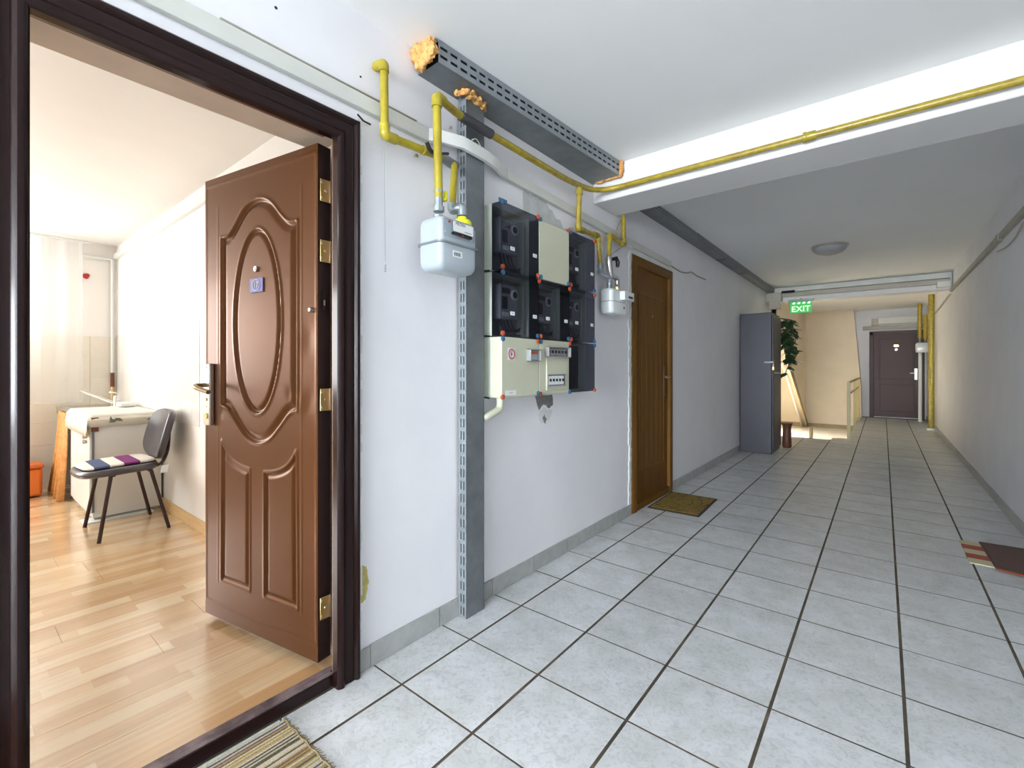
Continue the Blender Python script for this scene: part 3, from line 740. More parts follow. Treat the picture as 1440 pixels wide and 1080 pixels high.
post = thing('cable_post', (0.03, 1.5, 0), 'tall grey steel slotted post standing on the floor beside the grey gas meter', 'post')
py0, py1, pxo = 1.457, 1.575, .060
mb = MB(); slotted(mb, (.012, py0, 0.004), (0, 0, 1), (1, 0, 0), (0, 1, 0), zd-.006, pxo-.012, [.016, .034], pitch=.056, slot=.038, sh=.006); mb.build('slotted_flange', M['galv_light'], post)
MB().box(pxo-.002, pxo, py0, py1, 0.0, zd-.002).build('post_face', M['galv'], post)
MB().box(.012, pxo, py1-.002, py1, 0, zd-.002).build('side_flange', M['galv_light'], post)
MB().box(.014, .056, py0+.006, py1-.006, 0, zd-.004).build('post_shade', M['dark'], post)  # near-black core painted as the shade inside the hollow post

duct2 = thing('cable_duct', (0.05, 5.8, 2.36), 'long grey steel slotted duct under the ceiling beyond the near beam', 'duct')
MB().box(0, .10, 3.04, 8.655, 2.362, 2.366).build('duct_tray', M['galv'], duct2)
for yj in (5.6, 6.6): MB().box(0, .102, yj, yj+.012, 2.359, 2.362).build('joint_strap', M['dark'], duct2)
mb = MB(); slotted(mb, (.10, 3.04, 2.366), (0, 1, 0), (0, 0, 1), (1, 0, 0), 1.56, .062, [.018, .042], sh=.008); mb.build('slotted_flange', M['galv_light'], duct2)
MB().box(.098, .102, 4.6, 8.655, 2.362, 2.429).build('flange', M['galv'], duct2)
MB().box(0, .093, 3.05, 8.65, 2.368, ZC-.001).build('duct_shade', M['dark'], duct2)  # near-black core painted as the shade inside the long duct

# ================================================================== CABLE TRUNKING
def trunk(path, hgt, th, name, m, parent):
    """path (x_wall_offset, y, zc); rectangular trunking following the wall"""
    vs = []; n = len(path)
    for (x, y, z) in path: vs += [(x, y, z-hgt/2), (x+th, y, z-hgt/2), (x+th, y, z+hgt/2), (x, y, z+hgt/2)]
    fs = [(0, 1, 2, 3), tuple((n-1)*4+k for k in (3, 2, 1, 0))]
    for i in range(n-1):
        for k in range(4): fs.append((i*4+k, i*4+(k+1) % 4, (i+1)*4+(k+1) % 4, (i+1)*4+k))
    return MB().add(vs, fs).build(name, m, parent, bevel=.002)
tr = thing('cable_trunking', (0, 1.5, 2.09), 'long white plastic cable trunking crossing the left wall and bulging over the steel post', 'trunking')
trunk([(0.001, -.9, 2.088), (0.001, 1.30, 2.094)], .056, .022, 'trunking_channel', M['trunk'], tr)
bul = [(.001, 1.27), (.03, 1.33), (.062, 1.42), (.066, 1.47), (.066, 1.57), (.05, 1.66), (.02, 1.73), (.001, 1.80)]
trunk([(x, y, 2.098+.004*math.sin(i)) for i, (x, y) in enumerate(bul)], .052, .020, 'trunking_bend', M['white_pl'], tr)
trunk([(.001, 1.80, 2.100), (0.001, 3.1, 2.066), (.001, 4.1, 2.05)], .050, .024, 'trunking_channel', M['trunk'], tr)
trunk([(0.001, .5, 2.131), (0.001, 1.22, 2.134)], .006, .012, 'trunking_lip', M['trunk_old'], tr)
MB().tube([(.07+.012*math.cos(t), 1.47+.012*t*2.5, 2.13+.022*math.sin(t)) for t in np.linspace(0, 3.14, 14)], .0022, 6).build('loose_wire', M['white_pl'], tr)
wire = MB()
pts = [onx(u, v, .006) for u, v in ((944, 374), (950, 378), (958, 383), (966, 384), (972, 382), (980, 388), (992, 393))]
wire.tube(fillet(pts, .05), .006, 8)
tag(wire.build('loose_cable', M['trunk_old'], loc=tuple(pts[0]), smooth=True), 'grey cable drooping from the trunking past the top corner of the oak door', 'cable')
cd = MB(); pts = [onx(540, 205, .03), onx(541, 300, .012), onx(542, 368, .012)]
cd.tube(pts, .0011, 6)
p = onx(542, 372, .012); cd.tube([p+Vector((0, .004*math.sin(t*3), -.03*t/6)) for t in np.linspace(0, 6, 14)], .0018, 6)
tag(cd.build('string', M['string'], loc=tuple(onx(540, 205, .03))), 'thin white string hanging from the yellow pipe elbow near the brown door frame', 'string')
bc = MB(); bc.tube([onx(503, 161, .03), onx(511, 170, .012), onx(521, 175, .006)], .0035, 6)
tag(bc.build('black_cable', M['black'], loc=tuple(onx(511, 170, .012))), 'short black cable end at the top corner of the brown door frame', 'cable')
for (u, v, s) in ((631, 181, 'small grey screw in the wall left of the steel post'), (689, 191, 'small grey screw in the wall right of the steel post under the yellow pipe'), (583, 220, 'small metal clip in the wall behind the sloping yellow pipe')):
    c = onx(u, v, 0); q = MB().cyl((0, c.y, c.z), (.012, c.y, c.z), .004).cyl((.012, c.y, c.z), (.015, c.y, c.z), .008)
    tag(q.build('wall_screw', M['satin'], loc=(0, c.y, c.z)), s, 'screw')

# right wall trunking and cable, far beam trunking
rt = thing('cable_trunking', (XR, 6.0, 2.15), 'grey cable trunking along the top of the right wall', 'trunking')
trunk([(XR-.031, YB+.01, 2.13), (XR-.031, 4.3, 2.14), (XR-.031, 6.2, 2.155), (XR-.031, 8.58, 2.17)], .045, .03, 'trunking_channel', M['trunk_old'], rt)
MB().box(XR-.034, XR, 5.2, 5.32, 2.12, 2.175).build('junction_clip', M['trunk_old'], rt)
cb = MB(); pts = [onx(1440, 312, XR-.012), onx(1428, 335, XR-.01), onx(1415, 348, XR-.008), onx(1402, 354, XR-.006)]
cb.tube(fillet(pts, .2), .006, 8); tag(cb.build('loose_cable', M['trunk_old'], loc=tuple(pts[2]), smooth=True), 'thin grey cable sagging below the trunking on the right wall', 'cable')
rc = MB(); pts = [(XR-.02, 8.65, 2.12), (XR-.012, 10.2, 2.10), (XR-.01, 12.9, 2.09)]
rc.tube(pts, .012, 8); tag(rc.build('wall_cable', M['trunk_old'], loc=pts[0]), 'thick cable running on the right wall behind the far beam', 'cable')
ft = thing('cable_trunking', (1.1, 8.6, 2.3), 'grey double trunking across the face of the far beam over the stairs', 'trunking')
MB().box(.14, XR-.02, 8.585, 8.66, 2.27, 2.335).build('trunking_channel', M['trunk_old'], ft, bevel=.004)
MB().box(.14, XR-.02, 8.60, 8.66, 2.345, 2.425).build('trunking_channel', M['trunk'], ft, bevel=.004)
MB().box(.0, .22, 8.52, 8.66, 2.20, 2.34).build('junction_box', M['trunk_old'], ft, bevel=.004)
MB().box(.05, .2, 8.50, 8.60, 2.08, 2.2).build('junction_box', M['trunk_old'], ft, bevel=.004)
MB().box(XR-.16, XR-.02, 8.55, 8.66, 2.22, 2.30).build('junction_box', M['trunk'], ft, bevel=.004)
MB().cyl((.22, 8.56, 2.345), (.40, 8.56, 2.345), .02).build('conduit_end', M['dark'], ft)
f3 = thing('cable_trunking', (1.7, YF, 2.1), 'pale trunking boxes on the end wall above the far dark door', 'trunking')
MB().box(1.42, 2.2, YF-.12, YF, 2.10, 2.24).build('trunking_channel', M['trunk'], f3, bevel=.004)
MB().box(1.14, 2.2, YF-.08, YF, 1.98, 2.06).build('trunking_channel', M['trunk_old'], f3, bevel=.004)
MB().box(1.3, 1.42, YF-.1, YF, 2.08, 2.22).build('junction_box', M['trunk_old'], f3, bevel=.004)

# ================================================================== GAS PIPES
def collar(mb, p, d, r, w_=.014): 
    p = Vector(p); d = Vector(d).normalized(); mb.tube([p-d*w_/2, p-d*w_*.3, p+d*w_*.3, p+d*w_/2], [r*.95, r, r, r*.95], 16); return mb
# pipe A
pa = thing('gas_pipe', tuple(onx(540, 140, .06)), 'yellow gas pipe stepping down the wall through a black valve to the grey gas meter', 'pipe')
A0 = onx(534, 92, .0); A0.z = onx(540, 88, .05).z
a1 = onx(540, 90, .055); a2 = onx(541, 190, .055); a3 = onx(628, 224, .055)
A0.y = a1.y
RA = .0155
MB().tube(fillet([A0+Vector((.002, 0, 0)), a1, a2], .022, 8), RA, 16).build('pipe_drop', M['yellow'], pa, smooth=True)
MB().tube(fillet([a2+Vector((0, 0, .03)), a2, a2+(a3-a2)*.15], .03, 8), RA*1.25, 16).build('elbow', M['yellow'], pa, smooth=True)
MB().tube(fillet([A0+Vector((.01, 0, 0)), a1, a1-Vector((0, 0, .03))], .026, 8), RA*1.22, 16).build('elbow', M['yellow'], pa, smooth=True)
mb = MB().tube([a2, a2+(a3-a2)*.92], RA, 16)
for t in (.15, .6, .88): collar(mb, a2+(a3-a2)*t, a3-a2, RA*1.25)
collar(mb, a2+Vector((0, 0, .035)), (0, 0, 1), RA*1.3); mb.build('pipe_run', M['yellow'], pa, smooth=True)
vb = a3+Vector((.0, .02, -.008))
va = MB().tube([a3-Vector((0, .03, 0)), vb+Vector((0, .035, -.005))], [.018, .022], 14).build('valve_body', M['galv'], pa, smooth=True)
hd = onx(603, 207, .09)
MB().tube(fillet([onx(600, 200, .10), onx(606, 214, .095), onx(618, 216, .08), onx(630, 216, .06)], .02), [.009]*9+[.006]*7, 10).build('valve_handle', M['black'], va, smooth=True)
a4 = onx(637, 232, .075); a5 = onx(636, 290, .10)
MB().tube(fillet([vb+Vector((0, .02, 0)), a4+Vector((0, .01, 0)), a5], .03, 8), RA*.95, 16).build('pipe_drop', M['yellow'], pa, smooth=True)
mm = onx(650, 300, .14)
MB().tube(fillet([a5+Vector((0, 0, .01)), a5-Vector((0, 0, .018)), Vector((mm.x, mm.y, a5.z-.005)), Vector((mm.x, mm.y, a5.z-.045))], .02, 8), RA*1.35, 16).build('elbow', M['galv_light'], pa, smooth=True)

# pipe B : long pipe
pb = thing('gas_pipe', tuple(onx(613, 200, .13)), 'long yellow gas pipe from the grey meter along the wall and across the near beam', 'pipe')
RB = .0165
b0 = onx(617, 296, .135); b1 = onx(614, 138, .135); b2 = onx(640, 146, .105); b2.z = b1.z+.0
b1.z = onx(614, 136, .13).z; b2 = Vector((.105, 1.36, b1.z))
b3 = Vector((.075, 2.30, b1.z+.018))
zbm = 2.257
path = fillet([b0+Vector((0, 0, .06)), b1, b2], .03, 8)
MB().tube([b0+Vector((0, 0, .05)), b1-Vector((0, 0, .02))], RB, 16).build('pipe_riser', M['yellow'], pb, smooth=True)
MB().tube(fillet([b1-Vector((0, 0, .045)), b1, b1+(b2-b1).normalized()*.045], .03, 8), RB*1.25, 16).build('elbow', M['yellow'], pb, smooth=True)
mb = MB(); corner = Vector((.06, 2.672, zbm))
run = fillet([b1+(b2-b1)*.2, b2, b3, corner, Vector((.45, 2.672, zbm+.002)), Vector((XR-.004, 2.672, zbm-.004))], .22, 10)
mb.tube(run, RB, 16); mb.build('pipe_run', M['yellow_worn'], pb, smooth=True)
mb = MB(); collar(mb, (1.222, 2.672, zbm), (1, 0, 0), RB*1.35, .05); collar(mb, (1.20, 2.672, zbm), (1, 0, 0), RB*1.55, .014); mb.build('pipe_coupling', M['yellow'], pb, smooth=True)
s0 = b2+(b3-b2)*.02; s1 = b2+(b3-b2)*.235
MB().tube([s0, s1], .0215, 18).build('insulation_sleeve', M['sleeve'], pb, smooth=True)
mb = MB()
mb.lathe([(.017, .0), (.022, .0), (.022, .02), (.016, .022), (.016, .075), (.018, .075), (.018, .085)], (b0.x, b0.y, b0.z-.005), 'z', 8)
va = mb.build('valve_body', M['galv_light'], pb, smooth=True)
MB().tube([b0+Vector((.0, .02, .045)), b0+Vector((.0, .033, .05)), b0+Vector((.002, .036, .085))], [.008, .01, .007], 8).build('valve_handle', M['bright_yellow'], va, smooth=True)

# grey gas meter
gm = thing('gas_meter', (.15, 1.25, 1.48), 'grey gas meter with a printed label in front of the steel post', 'gas meter')
mx0, mx1, my0, my1, mz0, mz1, mzm = .085, .215, 1.165, 1.365, 1.492, 1.702, 1.597
def rrect(x0, x1, y0, y1, r, n=5):
    out = []
    for (cx, cy, a0) in ((x1-r, y1-r, 0), (x0+r, y1-r, 90), (x0+r, y0+r, 180), (x1-r, y0+r, 270)):
        for k in range(n+1):
            a = math.radians(a0+90*k/n); out.append((cx+r*math.cos(a), cy+r*math.sin(a)))
    return out
def loft(mb, rings):
    n = len(rings[0][0]); vs = []
    for poly, z in rings: vs += [(x, y, z) for x, y in poly]
    fs = [tuple(range(n-1, -1, -1)), tuple((len(rings)-1)*n+k for k in range(n))]
    for i in range(len(rings)-1):
        for k in range(n): fs.append((i*n+k, i*n+(k+1) % n, (i+1)*n+(k+1) % n, (i+1)*n+k))
    mb.add(vs, fs); return mb
def rr(i, r=.022): return rrect(mx0+i, mx1-i, my0+i, my1-i, r)
loft(MB(), [(rr(.03, .015), mz0), (rr(.012, .02), mz0+.006), (rr(.002), mz0+.02), (rr(0), mz0+.035), (rr(0), mzm)]).build('lower_shell', M['meter_grey'], gm, smooth=True)
loft(MB(), [(rr(0), mzm), (rr(0), mz1-.03), (rr(.004), mz1-.014), (rr(.014, .02), mz1-.004), (rr(.03, .015), mz1)]).build('upper_shell', M['meter_grey'], gm, smooth=True)
loft(MB(), [(rr(-.008), mzm-.004), (rr(-.008), mzm+.004)]).build('seam_flange', M['galv_light'], gm, bevel=.0015)
win_ = MB().box(mx1-.003, mx1+.012, 1.178, 1.338, 1.618, 1.684).build('index_window', M['clear'], gm, bevel=.004)
fp = MB().box(mx1+.0125, mx1+.0135, 1.218, 1.326, 1.642, 1.680).build('index_label', M['label'], gm)
text('METRIX', .016, (mx1+.0138, 1.256, 1.6725), (0, 1, 0), (0, 0, 1), M['ink'], 'label_print', fp, ext=.0002)
MB().box(mx1+.0135, mx1+.0138, 1.278, 1.318, 1.648, 1.650).build('label_line', M['ink'], fp)
MB().box(mx1+.0006, mx1+.0125, 1.220, 1.320, 1.630, 1.640).build('counter', M['black'], gm)
MB().prism([(1.190, 1.668), (1.206, 1.668), (1.198, 1.680)], 'x', mx1+.012, mx1+.0132).build('logo_mark', M['red_ink'], gm)
MB().box(mx1+.0126, mx1+.014, 1.265, 1.2715, 1.630, 1.636).build('counter_mark', M['red_ink'], gm)
bl = MB().box(mx1, mx1+.0012, 1.228, 1.278, 1.548, 1.572).build('barcode_label', M['label'], gm)
mb = MB()
for k in range(9): mb.box(mx1+.0012, mx1+.0016, 1.234+k*.004, 1.2355+k*.004+(.0012 if k % 3 == 0 else 0), 1.552, 1.566)
mb.build('barcode', M['ink'], bl)
MB().lathe([(.022, 0), (.026, .003), (.026, .010), (.021, .013), (.021, .02)], (b0.x, b0.y, mz1-.002), 'z', 8).build('inlet_nut', M['galv_light'], gm)
cp = MB().lathe([(.034, 0), (.039, .005), (.039, .024), (.033, .032), (.020, .036), (.018, .046)], (mm.x, mm.y, mz1-.003), 'z', 24).build('lime_cap', M['bright_yellow'], gm, smooth=True)
lab(cp, 'bright lime yellow union cap')
MB().cyl((mm.x, mm.y+.03, mz1+.012), (mm.x+.004, mm.y+.045, mz1+.012), .009).build('seal_tab', M['bright_yellow'], cp, smooth=True)

# branch pipe to white meter
pc = thing('gas_pipe', tuple(onx(810, 300, .07)), 'yellow gas pipe dropping past the meter boxes to the white gas meter', 'pipe')
R2 = .016
c0 = onx(809, 258, .075); c1 = onx(811, 322, .05); c2 = onx(841, 333, .04); c3 = onx(844, 374, .045)
c1.x = .06; c0 = Vector((.075, c1.y-.01, b3.z)); c2.z = onx(843, 333, .04).z
mb = MB().tube(fillet([c0, c1, c2, c3], .03, 8), R2, 14)
mb.build('pipe_run', M['yellow_worn'], pc, smooth=True)
MB().tube(fillet([c1+Vector((0, 0, .035)), c1, c1+(c2-c1)*.25], .03, 8), R2*1.25, 14).build('elbow', M['yellow_worn'], pc, smooth=True)
mb = MB(); mb.tube(fillet([c1+(c2-c1)*.75, c2, c2-Vector((0, 0, .04))], .03, 8), R2*1.25, 14)
mb.build('elbow', M['yellow_worn'], pc, smooth=True)
mb = collar(MB(), c0-Vector((0, 0, .03)), (0, 0, 1), R2*1.3, .03); mb.build('pipe_coupling', M['yellow_worn'], pc, smooth=True)
# white meter
gx0, gx1, gy0, gy1, gz0, gz1 = .03, .125, 2.745, 2.965, 1.475, 1.645
wm = thing('gas_meter', (.08, 2.8, gz0), 'small white gas meter on the wall between the meter boxes and the oak door', 'gas meter')
def r2(i, r=.028): return rrect(gx0+i, gx1-i, gy0+i, gy1-i, r)
gm_ = (gz0+gz1)/2
loft(MB(), [(r2(.022, .02), gz0), (r2(.006), gz0+.008), (r2(0), gz0+.022), (r2(0), gm_-.002)]).build('lower_shell', M['meter_white'], wm, smooth=True)
loft(MB(), [(r2(0), gm_+.002), (r2(0), gz1-.012), (r2(.008), gz1)]).build('upper_shell', M['meter_white'], wm, smooth=True)
loft(MB(), [(r2(.002), gm_-.003), (r2(.002), gm_+.003)]).build('seam_flange', M['galv'], wm)
ih = MB().box(gx1-.005, gx1+.035, 2.855, 3.005, 1.575, 1.635).build('index_head', M['meter_white'], wm, bevel=.004)
MB().box(gx1+.035, gx1+.0365, 2.915, 2.98, 1.59, 1.605).build('counter', M['ink'], ih)
MB().box(gx1, gx1+.0012, 2.91, 2.925, 1.52, 1.535).build('logo_mark', M['ink'], wm)
n1y, n2y = 2.80, 2.915; nxm = .075
for yy in (n1y, n2y): MB().lathe([(.019, 0), (.023, .003), (.023, .014), (.017, .016), (.017, .03), (.020, .03), (.020, .038)], (nxm, yy, gz1-.004), 'z', 8).build('union_nut', M['galv'] if yy == n1y else M['gold'], wm)
mb = MB()
zc_ = gz1+.06
for zq in (zc_+.035, ): mb.lathe([(.022, 0), (.024, .004), (.024, .02), (.02, .024)], (c3.x, c3.y, zq), 'z', 6)
mb.tube(fillet([c3, Vector((c3.x, c3.y, zc_+.04)), Vector((nxm, n1y-.02, zc_+.02)), Vector((nxm, n1y, zc_+.015)), Vector((nxm, n1y, gz1+.03))], .02, 6), .0175, 12)
collar(mb, c3, (0, 0, 1), .021, .03); collar(mb, (nxm, n1y, gz1+.04), (0, 0, 1), .02, .02)
mb.build('steel_elbow', M['galv_light'], pc, smooth=True)
# pipe C
pd = thing('gas_pipe', tuple(onx(877, 325, .05)), 'short yellow gas pipe hooking down from under the beam to the white meter', 'pipe')
d0 = onx(877, 300, .05); d1 = onx(877, 345, .05); d2 = onx(857, 330, .05); d3 = onx(856, 362, .06)
d0 = Vector((.05, d1.y, 2.212))
MB().tube(fillet([d0, d1, d2, d3], .025, 8), R2*.95, 14).build('pipe_run', M['yellow_worn'], pd, smooth=True)
mb = MB(); mb.tube(fillet([d1+Vector((0, 0, .04)), d1, d1+(d2-d1)*.25], .025, 6), R2*1.22, 12); mb.build('elbow', M['yellow_worn'], pd, smooth=True); mb = MB(); mb.tube(fillet([d1+(d2-d1)*.75, d2, d2-Vector((0, 0, .04))], .025, 6), R2*1.22, 12); mb.build('elbow', M['yellow_worn'], pd, smooth=True)
va = MB().tube([d3+Vector((0, 0, .005)), d3-Vector((0, 0, .02)), d3-Vector((0, 0, .05)), Vector((d3.x, d3.y+.03, zc_+.03))], [.021, .026, .022, .02], 12).build('valve_body', M['chrome'], pd, smooth=True)
MB().tube([d3+Vector((.015, .005, -.015)), d3+Vector((.035, .04, -.005)), d3+Vector((.04, .055, -.03)), d3+Vector((.04, .05, -.06))], [.012, .016, .015, .012], 10).build('valve_handle', M['black'], va, smooth=True)
MB().tube(fillet([Vector((d3.x, d3.y+.028, zc_+.05)), Vector((nxm, n2y-.03, zc_+.03)), Vector((nxm, n2y, zc_+.025)), Vector((nxm, n2y, gz1+.03))], .02, 6), .017, 12).lathe([(.02, 0), (.023, .003), (.023, .018), (.019, .021)], (nxm, n2y, gz1+.028), 'z', 6).build('steel_elbow', M['chrome'], pd, smooth=True)
ws = MB()
for k, (u0, u1) in enumerate(((868, 872), (866, 874), (870, 875))):
    ws.tube(fillet([onx(873+k, 309, .04), onx(u0, 322+3*k, .05), onx(u1, 335, .06), onx(878, 344+k, .05), onx(862, 356, .05), onx(858, 362-k, .05)], .03), .0028, 6)
tag(ws.build('wire_bundle', M['satin'], loc=tuple(onx(872, 325, .05))), 'tangle of grey wires around the short yellow pipe under the beam', 'wires')

# ================================================================== METER BOXES
px0, PX1 = .001, .122
cols = [1.625, 1.925, 2.22, 2.515]; rows_ = [1.90, 1.578, 1.268, .975]
mc = thing('meter_cabinet', (0, 2.07, .975), 'wall bank of nine smoked and beige electric meter boxes beside the steel post', 'meter cabinet')
kinds = [['dark', 'plain', 'dark'], ['dark', 'dark', 'dark'], ['main', 'breakers', 'empty']]
baseX = .060
for r in range(3):
    for c in range(3):
        y0, y1 = cols[c]+.002, cols[c+1]-.002; z1, z0 = rows_[r]-.003, rows_[r+1]+.003; k = kinds[r][c]
        if k == 'plain': z1 -= .012
        mb = MB(); t = .004
        if k in ('dark', 'empty'):
            mb.box(px0, baseX, y0, y0+t, z0, z1); mb.box(px0, baseX, y1-t, y1, z0, z1); mb.box(px0, baseX, y0+t, y1-t, z0, z0+t); mb.box(px0, baseX, y0+t, y1-t, z1-t, z1); mb.box(px0, .006, y0, y1, z0, z1)
            bx = mb.build('meter_box', M['beige_base'], mc)
            lab(bx, 'box with a smoked see-through cover')
            cv = MB(); e = .0015
            cv.box(baseX+.001, PX1, y0, y0+e*1.5, z0, z1); cv.box(baseX+.001, PX1, y1-e*1.5, y1, z0, z1); cv.box(baseX+.001, PX1-e, y0+.003, y1-.003, z0, z0+e*1.5); cv.box(baseX+.001, PX1-e, y0+.003, y1-.003, z1-e*1.5, z1)
            cv.box(PX1-e, PX1, y0+.0023, y1-.0023, z0+.0023, z1-.0023)
            cv.build('smoked_cover', M['smoke'], bx)
            MB().box(.008, .012, y0+.012, y1-.012, z0+.012, z1-.012).build('back_plate', M['breaker'] if k == 'dark' else M['sleeve'], bx)
            if k == 'dark':
                ym = (y0+y1)/2-.03; zt = z1-.05
                ms = MB().box(.013, .075, ym-.075, ym+.065, zt-.17, zt).build('meter', M['breaker'], bx, bevel=.006)
                dt = MB(); dt.box(.075, .077, ym-.062, ym+.0, zt-.045, zt-.018); dt.box(.075, .077, ym-.06, ym-.02, zt-.12, zt-.06)
                dt.build('meter_display', M['black'], bx)
                MB().lathe([(.026, 0), (.026, .004), (.018, .005), (.018, .0052)], (.075, ym+.035, zt-.045), 'x', 20).build('meter_dial', M['label'], bx)
                MB().lathe([(.017, 0), (.017, .001)], (.0805, ym+.035, zt-.045), 'x', 20).build('dial_face', M['black'], bx)
                MB().box(.075, .0765, ym-.055, ym-.01, zt-.155, zt-.135).build('meter_label', M['label'], bx)
                for kk, yy in enumerate((ym-.055, y1-.052)):
                    zz_ = z0+.105-.0*kk
                    lb = MB().box(PX1+.0005, PX1+.0012, yy, yy+.034, zz_-.006, zz_+.012).build('paper_label', M['label'], bx)
                    text('A%d' % (r*3+c+1), .010, (PX1+.0014, yy+.017, zz_+.003), (0, 1, 0), (0, 0, 1), M['ink'], 'label_print', bx, ext=.0001)
                wr = MB()
                for q in range(4): wr.tube(fillet([(.05, ym-.05+q*.03, zt-.17), (.06, ym-.05+q*.03, z0+.05), (.05, ym+q*.04-.02, z0+.03), (.03, y1-.03, z0+.035+.01*q)], .03, 4), .003, 6)
                wr.build('wiring', M['black'], bx, smooth=True)
                MB().box(.013, .05, y1-.045, y1-.03, z0+.02, z1-.03).build('cable_channel', M['beige_base'], bx)
        else:
            mb.box(px0, baseX, y0, y1, z0, z1); bx = mb.build('meter_box', M['beige_base'], mc, bevel=.003)
            lab(bx, {'plain': 'plain beige closed box in the top row', 'main': 'beige box with a red lightning warning sticker', 'breakers': 'beige box with two rows of breakers'}[k])
            cvr = MB().box(baseX+.001, PX1, y0+.001, y1-.001, z0, z1).build('cover', M['beige'], bx, bevel=.003)
            if k == 'main':
                st_ = MB().box(PX1, PX1+.0008, 1.672, 1.728, 1.156, 1.213).build('warning_sticker', M['label'], bx)
                MB().tube([(PX1+.0012, 1.70+.021*math.cos(a), 1.1845+.023*math.sin(a)) for a in np.linspace(0, 2*math.pi, 33)], .003, 6, False).build('warning_ring', M['red_ink'], bx)
                MB().prism([(1.703, 1.200), (1.693, 1.182), (1.700, 1.183), (1.696, 1.169), (1.707, 1.187), (1.700, 1.187), (1.706, 1.200)], 'x', PX1+.0008, PX1+.0016).build('lightning_mark', M['ink'], bx)
                w0 = MB()
                w0.box(PX1, PX1+.028, 1.818, 1.908, 1.15, 1.156); w0.box(PX1, PX1+.028, 1.818, 1.824, 1.15, 1.214); w0.box(PX1, PX1+.028, 1.902, 1.908, 1.15, 1.214); w0.box(PX1, PX1+.028, 1.818, 1.908, 1.208, 1.214)
                w0.build('hatch_frame', M['breaker'], bx, bevel=.002)
                MB().box(PX1, PX1+.01, 1.826, 1.9, 1.158, 1.206).build('hatch_switch', M['meter_grey'], bx, bevel=.003)
                MB().box(PX1+.01, PX1+.014, 1.835, 1.893, 1.188, 1.2).build('hatch_strip', M['orange_clip'], bx)
                MB().box(PX1, PX1+.0008, 1.655, 1.735, .988, 1.012).build('type_label', M['label'], bx)
                text('CE  IP54', .008, (PX1+.001, 1.695, 1.0), (0, 1, 0), (0, 0, 1), M['ink'], 'label_print', bx, ext=.0001)
            if k == 'breakers':
                fr_ = MB().box(PX1, PX1+.008, 1.985, 2.185, 1.0, 1.235).build('raised_panel', M['beige'], bx, bevel=.003)
                for (zz0, zz1, a, b, n, mm_) in ((1.175, 1.232, 1.972, 2.192, 6, 'breaker'), (1.02, 1.085, 1.985, 2.165, 5, 'label')):
                    w0 = MB(); X0 = PX1+.008; X1 = X0+(.022 if n == 6 else .006)
                    w0.box(X0, X1, a, b, zz0, zz0+.006); w0.box(X0, X1, a, b, zz1-.006, zz1); w0.box(X0, X1, a, a+.008, zz0, zz1); w0.box(X0, X1, b-.008, b, zz0, zz1)
                    w0.build('breaker_frame', M['breaker'], bx, bevel=.0015)
                    MB().box(PX1+.008, PX1+.0085, a+.008, b-.008, zz0+.006, zz1-.006).build('breaker_void', M['black'], bx)
                    ww = (b-a-.03)/n
                    for q in range(n):
                        yq = a+.012+q*ww
                        MB().box(PX1+.0086, PX1+.013, yq, yq+ww*.82, zz0+.009, zz1-.009).build('breaker', M['breaker'] if n == 6 else M['label'], bx)
                        MB().box(PX1+.013, PX1+.018, yq+ww*.25, yq+ww*.6, (zz0+zz1)/2-.006, (zz0+zz1)/2+.008).build('breaker_lever', M['black'], bx)
def clip(y, z, col):
    o = MB().lathe([(.010, 0), (.012, .003), (.012, .010), (.007, .013)], (PX1-.004, y, z), 'x', 12).build('cover_clip', M[col], mc, smooth=True); return o
zz3 = rows_
for (c, r, a) in ((0, 0, ('blue_clip',)), (1, 0, ('orange_clip', 'blue_clip')), (2, 0, ('orange_clip', 'blue_clip')), (3, 0, ('orange_clip',)),
                  (0, 1, ('orange_clip', 'blue_clip')), (1, 1, ('orange_clip', 'blue_clip', 'orange_clip')), (2, 1, ('blue_clip', 'orange_clip', 'orange_clip')), (3, 1, ('blue_clip', 'orange_clip')),
                  (0, 2, ('orange_clip', 'blue_clip')), (1, 2, ('blue_clip', 'orange_clip', 'orange_clip', 'blue_clip')), (2, 2, ('blue_clip', 'orange_clip', 'orange_clip')), (3, 2, ('blue_clip', 'blue_clip')),
                  (0, 3, ('orange_clip',)), (1, 3, ('blue_clip', 'orange_clip')), (2, 3, ('blue_clip',)), (3, 3, ('orange_clip',))):
    y = cols[c]; z = rows_[r]; offs = {1: [(0, -.004)], 2: [(-.01, .013), (.01, -.013)], 3: [(-.014, .014), (.014, .012), (0, -.013)], 4: [(-.014, .014), (.014, .014), (-.012, -.013), (.014, -.014)]}[len(a)]
    for (dy, dz), col in zip(offs, a):
        yy = min(max(y+dy, cols[0]+.008), cols[3]-.006); zz_ = min(max(z+dz, rows_[3]+.008), rows_[0]-.006)
        clip(yy, zz_, col)
MB().box(.123, .128, 1.605, 1.66, 1.889, 1.905).build('hinge_clip', M['blue_clip'], mc)
mb = MB().tube(fillet([(.06, 1.69, .975), (.06, 1.69, .92), (.05, 1.585, .885), (.01, 1.578, .885)], .05, 8), .018, 14)
mb.build('conduit', M['beige'], mc, smooth=True)
kz = MB()
for z in rows_[1:]: kz.tube([(.0, 1.618, z), (.03, 1.616, z+.003), (.055, 1.616, z)], .004, 6)
kz.build('side_latch', M['black'], mc)

